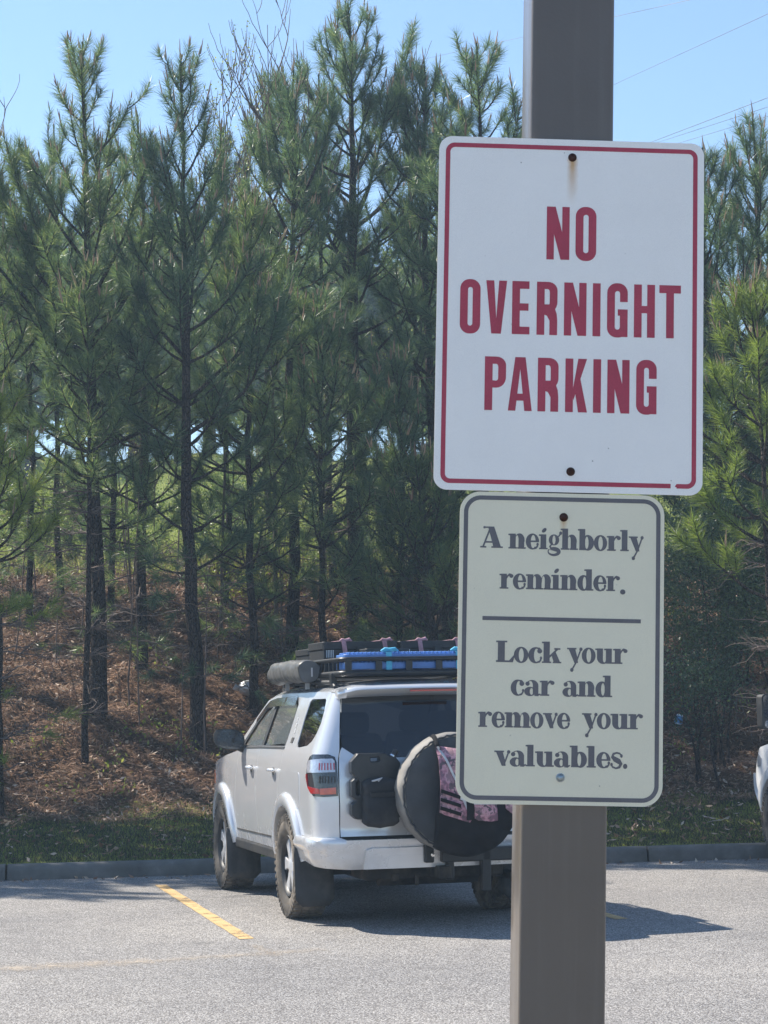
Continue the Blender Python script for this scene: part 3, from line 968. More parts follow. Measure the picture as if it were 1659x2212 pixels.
def caps(ch, w, st=.148):
    """condensed bold capitals, height 1, width w, stem st (all in cap heights)"""
    hb = st * .92
    R_ = w * .46
    def ring(x0, x1): return [(1, rrect(x0, -.012, x1, 1.012, (x1 - x0) * .46, 8)), (-1, rrect(x0 + st, hb, x1 - st, 1 - hb, (x1 - x0 - 2 * st) * .48, 6))]
    if ch == 'O': return ring(0, w)
    if ch == 'I': return [(1, rct(0, 0, w, 1))]
    if ch == 'N': return [(1, rct(0, 0, st * .95, 1)), (1, rct(w - st * .95, 0, w, 1)), (1, [(0, 1), (st * 1.12, 1), (w, 0), (w - st * 1.12, 0)])]
    if ch == 'V': return [(1, [(0, 1), (st * 1.02, 1), (w / 2, .28), (w - st * 1.02, 1), (w, 1), (w / 2 + st * .62, 0), (w / 2 - st * .62, 0)])]
    if ch == 'E': return [(1, rct(0, 0, st, 1)), (1, rct(0, 0, w, hb * 1.05)), (1, rct(0, 1 - hb * 1.05, w * .97, 1)), (1, rct(0, .5 - hb * .4, w * .93, .5 + hb * .6))]
    if ch == 'H': return [(1, rct(0, 0, st, 1)), (1, rct(w - st, 0, w, 1)), (1, rct(0, .46, w, .46 + hb))]
    if ch == 'T': return [(1, rct(w / 2 - st / 2, 0, w / 2 + st / 2, 1)), (1, rct(0, 1 - hb * 1.1, w, 1))]
    if ch == 'A': return [(1, [(0, 0), (st * .95, 0), (w / 2, .78), (w - st * .95, 0), (w, 0), (w / 2 + st * .66, 1), (w / 2 - st * .66, 1)]), (1, rct(w * .24, .19, w * .76, .19 + hb * .95))]
    if ch == 'K': return [(1, rct(0, 0, st, 1)), (1, [(st * .9, .36), (w - st * 1.12, 1), (w, 1), (st * 1.05, .22)]), (1, [(w * .40, .52), (w * .66, .70), (w * 1.02, 0), (w - st * 1.1, 0)])]
    if ch in 'PR':
        top = [(1, rct(0, 0, st, 1)), (1, [(0, 1), (w * .55, 1)] + [(w * .55 + w * .45 * math.sin(a), 1 - .16 + .16 * math.cos(a)) for a in np.linspace(.2, PI / 2, 6)] + [(w, .62)] + [(w * .55 + w * .45 * math.cos(a), .62 - .20 * math.sin(a)) for a in np.linspace(.2, PI / 2, 6)] + [(0, .42)]),
               (-1, [(st, 1 - hb), (w * .5, 1 - hb)] + [(w - st - .1 * w + .1 * w * math.sin(a), 1 - hb - .06 + .06 * math.cos(a)) for a in np.linspace(.1, PI / 2, 4)] + [(w - st, .62)] + [(w - st - .1 * w + .1 * w * math.cos(a), .60 - .05 * math.sin(a)) for a in np.linspace(.1, PI / 2, 4)] + [(st, .42 + hb)])]
        if ch == 'R':
            top += [(1, [(st, .44 + hb), (w * .6, .44 + hb), (w * .88, .50), (w * .97, .40), (w, .28), (w, 0), (w - st, 0), (w - st, .27), (w - st - .05, .36), (st, .38)])]
        return top
    if ch == 'G':
        return ring(0, w) + [(-1, rct(w - st - .01, .48, w + .1, .66)), (1, rct(w * .52, .40, w, .52)), (1, rct(w - st, .0, w, .52)), (-1, rct(w * .3, -.05, w * .0, -.02))]
    if ch == 'D':
        return [(1, [(0, 0), (w * .5, 0), (w * .85, .08), (w, .3), (w, .7), (w * .85, .92), (w * .5, 1), (0, 1)]), (-1, [(st, hb), (w * .5, hb), (w - st, .3), (w - st, .7), (w * .5, 1 - hb), (st, 1 - hb)])]

def serif(ch):
    """fat serif letters, x-height 1; returns (items, advance)"""
    A = 1.42
    s1, s2 = .12, .60
    def foot(x0, x1): return (1, rct(x0, 0, x1, .1))
    if ch == 'o': return [(1, ell(.56, .5, .56, .54)), (-1, ell(.57, .5, .19, .44))], 1.16
    if ch in 'nhm':
        it = []
        if ch == 'm':
            it += [(1, ell(1.68, .58, .42, .45)), (-1, rct(1.2, .1, 1.58, .66)), (-1, ell(1.46, .64, .12, .25)), (1, rct(1.58, .0, 2.06, .6)), foot(1.48, 2.20)]
        it += [(1, ell(.92, .58, .42, .45)), (-1, rct(.5, .1, .83, .66)), (-1, ell(.71, .64, .12, .25)), (1, rct(.83, 0, 1.31, .6)), foot(.74, 1.44)]
        it += [(1, rct(s1, 0, s2, 1 if ch != 'h' else A)), foot(0, .70)]
        it += [(1, [(-.02, .89), (s2, .86), (s2, 1.0), (-.02, .99)])] if ch != 'h' else [(1, [(-.02, A - .11), (s2, A - .14), (s2, A), (-.02, A - .01)])]
        return it, (1.5 if ch != 'm' else 2.24)
    if ch == 'r': return [(1, rct(s1, 0, s2, 1)), foot(0, .74), (1, [(-.02, .89), (s2, .86), (s2, 1.), (-.02, .99)]), (1, stroke([(.56, .66), (.66, .85), (.82, .96), (.98, .93)], [.08, .12, .15, .14])), (1, ell(.98, .86, .17, .13))], 1.16
    if ch == 'i': return [(1, rct(s1, 0, s2, 1)), foot(0, .72), (1, [(-.02, .89), (s2, .86), (s2, 1.), (-.02, .99)]), (1, ell(.42, 1.27, .22, .13, 20, .55))], .78
    if ch == 'l': return [(1, rct(s1, 0, s2, A)), foot(0, .72), (1, [(-.02, A - .11), (s2, A - .14), (s2, A), (-.02, A - .01)])], .78
    if ch == 'e': return [(1, ell(.56, .5, .56, .54)), (-1, ell(.62, .5, .2, .44)), (-1, rct(.62, .16, 1.3, .47)), (1, [(.38, .46), (1.08, .46), (1.10, .57), (.38, .57)]), (1, stroke([(.66, .02), (.86, .07), (.98, .2), (1.0, .32)], [.09, .13, .14, .12])), (1, ell(.99, .32, .10, .11))], 1.16
    if ch == 'c': return [(1, ell(.56, .5, .56, .54)), (-1, ell(.64, .5, .2, .44)), (-1, rct(.66, .12, 1.3, .86)), (1, ell(.88, .78, .19, .16)), (1, stroke([(.66, .98), (.86, .95), (.98, .84)], [.09, .12, .12])), (1, stroke([(.66, .02), (.86, .07), (.96, .2), (1.0, .32)], [.09, .13, .13, .1])), (1, ell(.98, .32, .09, .11))], 1.1
    if ch == 'b': return [(1, ell(.82, .5, .52, .53)), (-1, ell(.74, .5, .15, .41)), (1, rct(s1, 0, s2, A)), foot(.10, .66), (1, [(-.02, A - .11), (s2, A - .14), (s2, A), (-.02, A - .01)])], 1.38
    if ch == 'd': return [(1, ell(.52, .5, .52, .53)), (-1, ell(.60, .5, .15, .41)), (1, rct(.74, 0, 1.22, A)), foot(.8, 1.36), (1, [(.58, A - .11), (1.22, A - .14), (1.22, A), (.58, A - .01)])], 1.4
    if ch == 'g': return [(1, ell(.50, .64, .44, .37)), (-1, ell(.50, .64, .13, .30)), (1, stroke([(.78, .80), (.95, .95), (1.05, 1.12)], [.08, .12, .1])), (1, ell(1.05, 1.1, .12, .12)), (1, ell(.52, -.14, .55, .31)), (-1, ell(.42, -.12, .36, .17)), (-1, rct(-.1, .02, .3, .2)), (1, stroke([(.30, .34), (.16, .2), (.26, .06), (.75, -.02), (.95, -.1)], [.1, .14, .2, .26, .2]))], 1.12
    if ch == 'u': return [(1, ell(.62, .38, .50, .41)), (-1, rct(s2, .3, .84, 1.1)), (-1, ell(.72, .3, .12, .22)), (1, rct(s1, .35, s2, 1)), (1, [(-.02, .89), (s2, .86), (s2, 1.), (-.02, .99)]), (1, rct(.84, 0, 1.32, 1)), (1, [(.70, .89), (1.32, .86), (1.32, 1.), (.70, .99)]), foot(1.0, 1.46)], 1.5
    if ch in 'vy':
        it = [(1, [(.06, .97), (.60, .97), (.80, .38), (.86, .0), (.56, .0)]), (1, [(-.04, .90), (.72, .90), (.72, 1.), (-.04, 1.)]), (1, stroke([(.70, .04), (1.08, .92)], .12)), (1, ell(1.08, .92, .13, .12))]
        if ch == 'y': it += [(1, stroke([(.76, .14), (.36, -.46)], .12)), (1, ell(.36, -.46, .14, .13))]
        return it, 1.2
    if ch == 'a': return [(1, ell(.64, .66, .50, .37)), (-1, ell(.50, .66, .2, .30)), (-1, rct(-.1, .0, .70, .68)), (1, ell(.28, .78, .17, .14)), (1, ell(.48, .27, .46, .31)), (-1, ell(.60, .27, .14, .22)), (1, rct(.70, .06, 1.14, .66)), (1, stroke([(.84, .08), (1.1, .04), (1.30, .12)], [.2, .16, .06]))], 1.32
    if ch == 's': return [(1, stroke([(.86, .82), (.72, .96), (.48, 1.0), (.22, .92), (.16, .74), (.34, .58), (.66, .44), (.82, .26), (.70, .06), (.44, -.02), (.18, .06), (.06, .2)], [.1, .12, .12, .16, .26, .34, .36, .28, .18, .12, .13, .1])), (1, ell(.86, .80, .10, .12)), (1, ell(.09, .22, .10, .12))], 1.0
    if ch == 'k': return [(1, rct(s1, 0, s2, A)), foot(0, .72), (1, [(-.02, A - .11), (s2, A - .14), (s2, A), (-.02, A - .01)]), (1, stroke([(.56, .40), (1.22, .95)], .13)), (1, rct(.95, .89, 1.42, 1.)), (1, [(.72, .56), (1.06, .74), (1.42, .04), (.92, .04)]), foot(.84, 1.5)], 1.52
    if ch == 'L': return [(1, rct(.14, 0, .68, A)), (1, rct(0, 0, 1.3, .12)), (1, rct(0, A - .11, .86, A)), (1, [(1.18, 0), (1.32, 0), (1.46, .5), (1.36, .46), (1.0, .1)])], 1.44
    if ch == 'A': return [(1, [(.58, A), (1.06, A), (1.62, .05), (1.02, .05)]), (1, stroke([(.20, .05), (.76, A - .1)], .13)), (1, rct(.36, .33, 1.1, .44)), foot(-.02, .46), foot(.86, 1.76), (1, rct(.30, A - .1, .9, A)), (1, ell(.30, A - .06, .1, .08))], 1.8
    if ch == '.': return [(1, ell(.2, .12, .17, .17))], .4

t = NT('bronze_post_paint')
v = t.coord()
c = t.ramp(t.noise(v, 5, 5), [(.3, (.104, .083, .066)), (.7, (.122, .099, .080))])
vs_ = t.coord('Object', (38, 38, 1.1))
c = t.mix(t.math('MULTIPLY', t.ramp(t.noise(vs_, 1., 5, .6), [(.5, (0, 0, 0)), (.75, (1, 1, 1))]), .35), c, (.17, .15, .13))
c = t.mix(t.ramp(t.vor(v, 9), [(.015, (.8, .8, .8)), (.03, (0, 0, 0))]), c, (.28, .26, .24))
t.set(base=c, rough=t.math('ADD', t.math('MULTIPLY', t.noise(vs_, 1.7, 4), .22), .30), spec=.5, coat=.5, coatr=.12)
t.bump(t.noise(v, 150, 4), .15, .003)
M_POST = t.m
def sign_face(name, base, streaks):
    t = NT(name)
    v = t.coord()
    sp = t.n('SeparateXYZ'); t.l(v, sp.inputs[0])
    c = t.ramp(t.noise(v, 9, 6, .6), [(.3, tuple(q * .96 for q in base)), (.7, base)])
    c = t.mix(1., c, t.ramp(t.noise(v, 900, 2, .5), [(.35, (.94, .94, .95)), (.65, (1.03, 1.03, 1.03))]), 'MULTIPLY')
    # grime specks
    c = t.mix(t.ramp(t.vor(v, 26), [(.02, (.8, .8, .8)), (.04, (0, 0, 0))]), c, (.16, .13, .11))
    for (sx, sz, ln, wd, st) in streaks:            # rust run below a bolt: real stain with its own shape
        dx = t.math('ABSOLUTE', t.math('SUBTRACT', sp.outputs[0], sx))
        dz = t.math('SUBTRACT', sz, sp.outputs[2])
        wob_ = t.math('MULTIPLY', t.noise(v, 60, 4), .006)
        wx = t.ramp(t.math('DIVIDE', t.math('ADD', dx, wob_), wd + .004), [(.35, (1, 1, 1)), (1., (0, 0, 0))])
        wz = t.ramp(t.math('DIVIDE', dz, ln), [(0., (0, 0, 0)), (.04, (1, 1, 1)), (.35, (.6, .6, .6)), (1., (0, 0, 0))])
        c = t.mix(t.math('MULTIPLY', t.math('MULTIPLY', wx, wz), st), c, (.52, .27, .06))
    t.set(base=c, rough=.42, spec=.35)
    t.bump(t.noise(v, 500, 3), .08, .001)
    return t.m
def ink(name, base):
    t = NT(name)
    v = t.coord()
    c = t.ramp(t.noise(v, 14, 5, .6), [(.3, tuple(q * .9 for q in base)), (.7, tuple(q * 1.08 for q in base))])
    c = t.mix(1., c, t.ramp(t.noise(v, 800, 2), [(.35, (.88, .88, .88)), (.65, (1.1, 1.1, 1.1))]), 'MULTIPLY')
    t.set(base=c, rough=.45, spec=.35)
    return t.m
M_RED = ink('faded_red_ink', (.42, .055, .09))
M_GREY = ink('grey_ink', (.135, .13, .14))
M_RUST = simple('rusty_bolt', (.06, .028, .02), .8, .3, .4, 160, .3)
M_ZINC = simple('zinc_bolt', (.35, .4, .42), .35, .9, .3, 120)
M_ALU = simple('sign_aluminium', (.55, .56, .57), .45, .8, .1, 20)

PSI, LEAN = rad(2.4), rad(2.3)
PR = (Matrix.Rotation(PSI, 3, 'Z') @ Matrix.Rotation(LEAN, 3, 'Y'))
PW = .145
SW, SH = .4575, .611
sc_pt = at(1232, 679.5, 3.43)
off = PR @ Vector((0, -PW / 2 - .006, 0))
axis = PR @ Vector((0, 0, 1))
hc = (sc_pt.z - off.z) / axis.z
PO = sc_pt - off - axis * hc
post = empty('sign_post')
post.matrix_world = Matrix.Translation(PO) @ PR.to_4x4()
m = MB()
po = rrect(-PW / 2, -PW / 2, PW / 2, PW / 2, .008, 4)
m.prism([po], [], -.3, 5.4, Matrix.Identity(4))
m.build('post_shaft', M_POST, post, 30)
m = MB(); m.prism([rrect(-.15, -.15, .15, .15, .02, 3)], [], .0, .022, Matrix.Identity(4)); m.build('base_plate', M_POST, post, None, .004)
m = MB(); m.prism([rrect(-PW / 2 - .006, -PW / 2 - .006, PW / 2 + .006, PW / 2 + .006, .012, 4)], [], 5.4, 5.43, Matrix.Identity(4)); m.build('cap', M_POST, post, None, .006)
tag(post, 'square brown painted steel post that carries both signs', 'post')

def sign(name, cx, hz, W, H, rad_, mat, lab, bolts):
    o = empty(name)
    o.matrix_world = Matrix.Translation(PO + PR @ Vector((cx, -PW / 2 - .003, hz))) @ PR.to_4x4()
    # local: x right, z up, -y toward viewer
    MX = Matrix(((1, 0, 0, 0), (0, 0, -1, 0), (0, 1, 0, 0), (0, 0, 0, 1)))   # (x,y2d,h) -> (x,-h,y2d)
    holes = [ell(bx, by, .004, .004, 12) for bx, by, _ in bolts]
    m = MB(); m.prism([rrect(-W / 2, -H / 2, W / 2, H / 2, rad_, 12)], holes, .0, .0025, MX)
    m.build('panel', mat, o, 30)
    for bx, by, bm in bolts:
        b = MB()
        T = Matrix.Translation((bx, -.0022, by)) @ Matrix.Rotation(PI / 2, 4, 'X')
        b.lathe([(0, .0075), (.0005, .0075), (.001, .0062), (.004, .0055), (.006, .003), (.0062, .0)], T, 14)
        b.build('bolt', bm, o, 40)
    tag(o, lab, 'sign')
    return o, MX
def letter(o, MX, items, mat, name, h=.0029):
    V2, T = glyph_mesh(items)
    if not T: return
    mesh_obj(name, [MX @ Vector((x, y, h)) for x, y in V2], T, mat, o)

UW, UH = 1516., 1975.
kx, ky = SW / UW, SH / UH
def U(x, y): return ((x - UW / 2) * kx, (UH / 2 - y) * ky)
b1, b2 = U(760, 101), U(770, 1860)
M_WHITE = sign_face('white_sign_sheeting', (.90, .875, .83), [(b1[0], b1[1], .085, .0095, .95), (b2[0], b2[1], .012, .006, .5)])
s1_, MX = sign('no_parking_sign', 0., hc, SW, SH, .0225, M_WHITE, 'white metal sign with red border reading NO OVERNIGHT PARKING', [(*b1, M_RUST), (*b2, M_RUST)])
bi = .0112; bt = .0077
brd = [(1, rrect(-SW / 2 + bi, -SH / 2 + bi, SW / 2 - bi, SH / 2 - bi, .0155, 10)), (-1, rrect(-SW / 2 + bi + bt, -SH / 2 + bi + bt, SW / 2 - bi - bt, SH / 2 - bi - bt, .0085, 8)),
       (-1, [(SW / 2 - .0545, -SH / 2 + .005), (SW / 2 - .0475, -SH / 2 + .005), (SW / 2 - .044, -SH / 2 + .0125), (SW / 2 - .0475, -SH / 2 + .0145), (SW / 2 - .043, -SH / 2 + .0205), (SW / 2 - .0545, -SH / 2 + .0205)])]
letter(s1_, MX, brd, M_RED, 'border')
rows = [('NO', 383, 298, [(618, 748), (783, 901)]),
        ('OVERNIGHT', 808, 297, [(132, 247), (279, 397), (427, 527), (567, 684), (722, 849), (885, 929), (967, 1084), (1120, 1239), (1264, 1387)]),
        ('PARKING', 1233, 298, [(278, 398), (411, 546), (578, 695), (734, 856), (892, 936), (972, 1098), (1136, 1252)])]
for word, y0, h, xs_ in rows:
    for ch, (xa, xb) in zip(word, xs_):
        it = []
        for s_, p in caps(ch, (xb - xa) / h):
            it.append((s_, [U(xa + x * h, y0 + h - y * h) for x, y in p]))
        letter(s1_, MX, it, M_RED, 'letter')

LW, LH = 1333., 2028.
lw, lh = .3470, .523
kx2, ky2 = lw / LW, lh / LH
def U2(x, y): return ((x - LW / 2) * kx2, (LH / 2 - y) * ky2)
b3, b4 = U2(675, 157), U2(673, 1851)
M_CREAM = sign_face('cream_sign_sheeting', (.79, .735, .56), [(b3[0], b3[1], .035, .006, .8), (b4[0], b4[1], .010, .006, .3)])
s2_, MX = sign('reminder_sign', -.0095, hc - SH / 2 - .002 - lh / 2, lw, lh, .0345, M_CREAM, 'cream metal sign with grey serif lettering below the white sign', [(*b3, M_RUST), (*b4, M_ZINC)])
bi = .0066; bt = .0072
letter(s2_, MX, [(1, rrect(-lw / 2 + bi, -lh / 2 + bi, lw / 2 - bi, lh / 2 - bi, .0285, 12)), (-1, rrect(-lw / 2 + bi + bt, -lh / 2 + bi + bt, lw / 2 - bi - bt, lh / 2 - bi - bt, .0215, 12))], M_GREY, 'border')
letter(s2_, MX, [(1, [U2(156, 841), U2(1184, 841), U2(1184, 815), U2(156, 815)])], M_GREY, 'divider_bar')
XH = 98.
for word, xa, xb, yb in (('A', 136, 281, 368), ('neighborly', 318, 1198, 370), ('reminder', 264, 1046, 634), ('.', 1044, 1082, 650), ('Lock', 247, 670, 1112), ('your', 710, 1099, 1108), ('car', 345, 628, 1325), ('and', 678, 1002, 1325), ('remove', 140, 746, 1534), ('your', 811, 1203, 1530), ('valuables.', 249, 1104, 1782)):
    tot = 0; gl = []
    for ch in word:
        it, adv = serif(ch)
        gl.append((it, tot)); tot += adv * (.96)
    last_w = max(p[0] for _, poly in gl[-1][0] for p in poly)
    wid = gl[-1][1] + last_w
    k = (xb - xa) / wid
    for it, x0 in gl:
        letter(s2_, MX, [(s_, [U2(xa + (x0 + x) * k, yb - y * XH) for x, y in p]) for s_, p in it], M_GREY, 'letter')
# ------------------------------------------------------------------ vehicles
def car_paint(name, base, metal, rough):
    t = NT(name)
    v = t.coord()
    sp = t.n('SeparateXYZ'); t.l(v, sp.inputs[0])
    fl = t.ramp(t.noise(v, 700, 2), [(.35, tuple(c * .93 for c in base)), (.65, tuple(min(1, c * 1.06) for c in base))])
    # road dust, thicker toward the sills
    low = t.ramp(sp.outputs[2], [(.35, (1, 1, 1)), (.85, (.12, .12, .12))])
    du = t.math('MULTIPLY', t.ramp(t.noise(v, 5, 6, .65), [(.35, (0, 0, 0)), (.8, (1, 1, 1))]), low)
    c = t.mix(t.math('MULTIPLY', du, .55), fl, (.30, .26, .215))
    t.set(base=c, metal=t.math('SUBTRACT', metal, t.math('MULTIPLY', du, metal * .6)), rough=t.math('ADD', rough, t.math('MULTIPLY', du, .3)), spec=.5, coat=.75, coatr=.05)
    return t.m
M_SILVER = car_paint('silver_paint', (.72, .728, .745), .34, .2)
M_WPAINT = car_paint('white_paint', (.78, .785, .80), .0, .35)
M_BLACKP = simple('black_plastic', (.022, .023, .025), .5, 0, .2, 20, .5, 0, .2, 300, ((.12, .105, .085), 5, .35))
M_FLAP = simple('mud_flap_rubber', (.045, .045, .046), .7, 0, .25, 6, .35, 0, .1, 90, ((.16, .14, .115), 3, .6))
M_LINER = simple('dark_liner', (.008, .008, .009), .8)
M_RUBBER = simple('tyre_rubber', (.085, .076, .066), .88, 0, .3, 7, .2, 0, .3, 80, ((.33, .28, .225), 4, .85))
M_RIM = simple('machined_alloy', (.68, .68, .69), .38, .45, .1, 20, .5, 0, 0, 60, ((.25, .21, .17), 6, .35))
M_RIMD = simple('dark_alloy', (.02, .02, .022), .45, .3, .2, 20)
M_SEAT = simple('seat_fabric', (.028, .028, .03), .85)
M_RACK = simple('rack_powder_coat', (.012, .012, .013), .42, 0, .2, 30)
M_UNDER = simple('underbody', (.022, .019, .017), .8, 0, .4, 8, .3, 0, 0, 60, ((.14, .11, .08), 4, .5))
M_HEADL = simple('headlamp_lens', (.35, .36, .38), .12, 0, .2, 30, .6, .8)
M_AMBER = simple('amber_lens', (.55, .12, .02), .2, 0, .1, 30, .6, .8)
M_REDL = simple('red_lens', (.42, .012, .015), .16, 0, .15, 40, .6, .9)
M_ORANGL = simple('orange_red_lens', (.60, .10, .05), .16, 0, .15, 40, .6, .9)
M_CLEARL = simple('clear_lens', (.52, .54, .60), .12, .35, .2, 45, .6, .9)
M_LAMPD = simple('dark_lamp_glass', (.03, .032, .038), .08, 0, .2, 40, .6, 1.)
M_CHROME = simple('chrome', (.7, .7, .7), .12, 1., .05, 20)
def glass(name, tint, refl):
    t = NT(name)
    tr = t.n('BsdfTransparent'); tr.inputs[0].default_value = (*tint, 1)
    gl = t.n('BsdfGlossy'); gl.inputs['Roughness'].default_value = .02; gl.inputs[0].default_value = (.92, .95, 1., 1)
    fr = t.n('Fresnel'); fr.inputs[0].default_value = 1.52
    nz = t.noise(t.coord(), 14, 4)
    f = t.math('ADD', t.math('MULTIPLY', fr.outputs[0], refl), t.math('MULTIPLY', nz, .02))
    mx = t.n('MixShader'); t.l(f, mx.inputs[0]); t.l(tr.outputs[0], mx.inputs[1]); t.l(gl.outputs[0], mx.inputs[2]); t.l(mx.outputs[0], t.out.inputs[0])
    return t.m
M_GLASS = glass('side_glass', (.50, .52, .50), 1.1)
M_TINT = glass('privacy_glass', (.018, .02, .024), 1.25)

ZW = np.array([.38, .50, .62, .75, .90, 1.02, 1.15, 1.25, 1.30, 1.34, 1.50, 1.68, 1.76])
WW = np.array([.85, .885, .905, .914, .919, .919, .913, .898, .880, .862, .802, .732, .695])
ZR = np.array([.38, .66, .90, 1.10, 1.24, 1.45, 1.68, 1.80])
YR = np.array([-1.05, -1.07, -1.07, -1.06, -1.035, -.97, -.885, -.84])
ZF = np.array([.38, .70, .90, 1.08, 1.3, 1.8])
YF = np.array([3.52, 3.68, 3.66, 3.58, 3.45, 3.2])
zg_ = np.linspace(.38, 1.80, 143)
def smooth_tab(z, v):
    a = np.interp(zg_, z, v)
    for _ in range(3): a = np.convolve(np.pad(a, 3, 'edge'), np.ones(7) / 7, 'valid')
    return a
WT, RT, FT_ = smooth_tab(ZW, WW), smooth_tab(ZR, YR), smooth_tab(ZF, YF)
fW = lambda z: np.interp(z, zg_, WT)
fR = lambda z: np.interp(z, zg_, RT)
fF = lambda z: np.interp(z, zg_, FT_)
cR = lambda z: np.interp(z, [1.1, 1.66], [.20, .11])
cF = .36
KR, KF = .05, .10
MU = np.array([0, .70, 1.00, 4.95, 5.5, 6.1])          # metric for segments 0..5
def toU(mv): return np.sign(mv) * np.interp(np.abs(mv), MU, np.arange(6))
def toM(u): return np.sign(u) * np.interp(np.abs(u), np.arange(6), MU)
def surf(u, z):
    u = np.asarray(u, float); z = np.asarray(z, float)
    sg = np.where(u < 0, -1., 1.); a = np.abs(u)
    w, yr, yf, r = fW(z), fR(z), fF(z), cR(z)
    yrc = yr + KR * ((w - r) / w) ** 2; yfc = yf - KF * ((w - cF) / w) ** 2
    x0 = np.clip(a, 0, 1) * (w - r); y0 = yr + KR * (x0 / w) ** 2
    th = np.clip(a - 1, 0, 1) * PI / 2
    x1 = w - r + r * np.sin(th); y1 = yrc + r - r * np.cos(th)
    f = np.clip(a - 2, 0, 1)
    y2 = yrc + r + f * (yfc - cF - yrc - r); x2 = w * np.ones_like(f)
    th3 = np.clip(a - 3, 0, 1) * PI / 2
    x3 = w - cF + cF * np.cos(th3); y3 = yfc - cF + cF * np.sin(th3)
    g = 1 - np.clip(a - 4, 0, 1)
    x4 = g * (w - cF); y4 = yf - KF * (x4 / w) ** 2
    x = np.select([a <= 1, a <= 2, a <= 3, a <= 4], [x0, x1, x2, x3], x4)
    y = np.select([a <= 1, a <= 2, a <= 3, a <= 4], [y0, y1, y2, y3], y4)
    tp = np.clip((y - 1.9) / 1.5, 0, 1)
    x = x * (1 - .035 * tp * tp)
    return np.stack([x * sg, y, z + 0 * x], -1)
def Us(y, z):
    w, yr, yf, r = fW(z), fR(z), fF(z), cR(z)
    yrc = yr + KR * ((w - r) / w) ** 2; yfc = yf - KF * ((w - cF) / w) ** 2
    ya, yb = yrc + r, yfc - cF
    if y < ya: return 1 + math.acos(max(-1, min(1, (ya - y) / r))) / (PI / 2)
    if y > yb: return 3 + math.asin(min(1, (y - yb) / cF)) / (PI / 2)
    return 2 + (y - ya) / (yb - ya)
def Ur(x, z):
    w, r = fW(z), cR(z)
    s_ = 1 if x >= 0 else -1
    x = abs(x)
    if x <= w - r: return s_ * x / (w - r)
    return s_ * (1 + math.asin(min(1, (x - w + r) / r)) / (PI / 2))
def surf_n(u, z):
    e = 1e-3
    du = surf(u + e, z) - surf(u - e, z); dz = surf(u, z + e) - surf(u, z - e)
    return unit(np.cross(du, dz))
def densify(p, step):
    o = []
    for i in range(len(p)):
        a = p[i]; b = p[(i + 1) % len(p)]
        n = max(1, int(math.hypot(b[0] - a[0], b[1] - a[1]) / step))
        o += [(a[0] + (b[0] - a[0]) * k / n, a[1] + (b[1] - a[1]) * k / n) for k in range(n)]
    return o
def panel(name, outline, holes, off_, thick, mat, parent, side=1, step=.04, grid=.055):
    """outline in (u,z) of the right-hand shell; side -1 mirrors"""
    P = densify([(float(toM(u)), z) for u, z in outline], step)
    Hs = [densify([(float(toM(u)), z) for u, z in h], step) for h in holes]
    x0, x1 = min(p[0] for p in P), max(p[0] for p in P); z0, z1 = min(p[1] for p in P), max(p[1] for p in P)
    allp = np.array(P + [q for h in Hs for q in h])
    ex = []
    for gx in np.arange(x0 + grid / 2, x1, grid):
        for gz in np.arange(z0 + grid / 2, z1, grid):
            if inside(P, gx, gz) and not any(inside(h, gx, gz) for h in Hs) and np.min(np.abs(allp[:, 0] - gx) + np.abs(allp[:, 1] - gz)) > grid * .45:
                ex.append((gx, gz))
    V2, T = cdt_fill([P] + Hs, lambda x, y: inside(P, x, y) and not any(inside(h, x, y) for h in Hs), ex)
    a = np.array(V2); u = toU(a[:, 0]); z = a[:, 1]
    N = surf_n(u, z)
    o_ = np.array([off_(uu, zz) for uu, zz in zip(u, z)]) if callable(off_) else np.full(len(u), off_)
    Q = surf(u, z) + N * o_[:, None]
    B = Q - N * thick
    V = np.concatenate([Q, B]); n = len(Q)
    F = [tuple(f) for f in T] + [(b_, a_, a_ + n, b_ + n) for a_, b_ in boundary_edges(T)]
    if side < 0:
        V = V * [-1, 1, 1]; F = [tuple(reversed(f)) for f in F]
    return mesh_obj(name, V, F, mat, parent, 38)

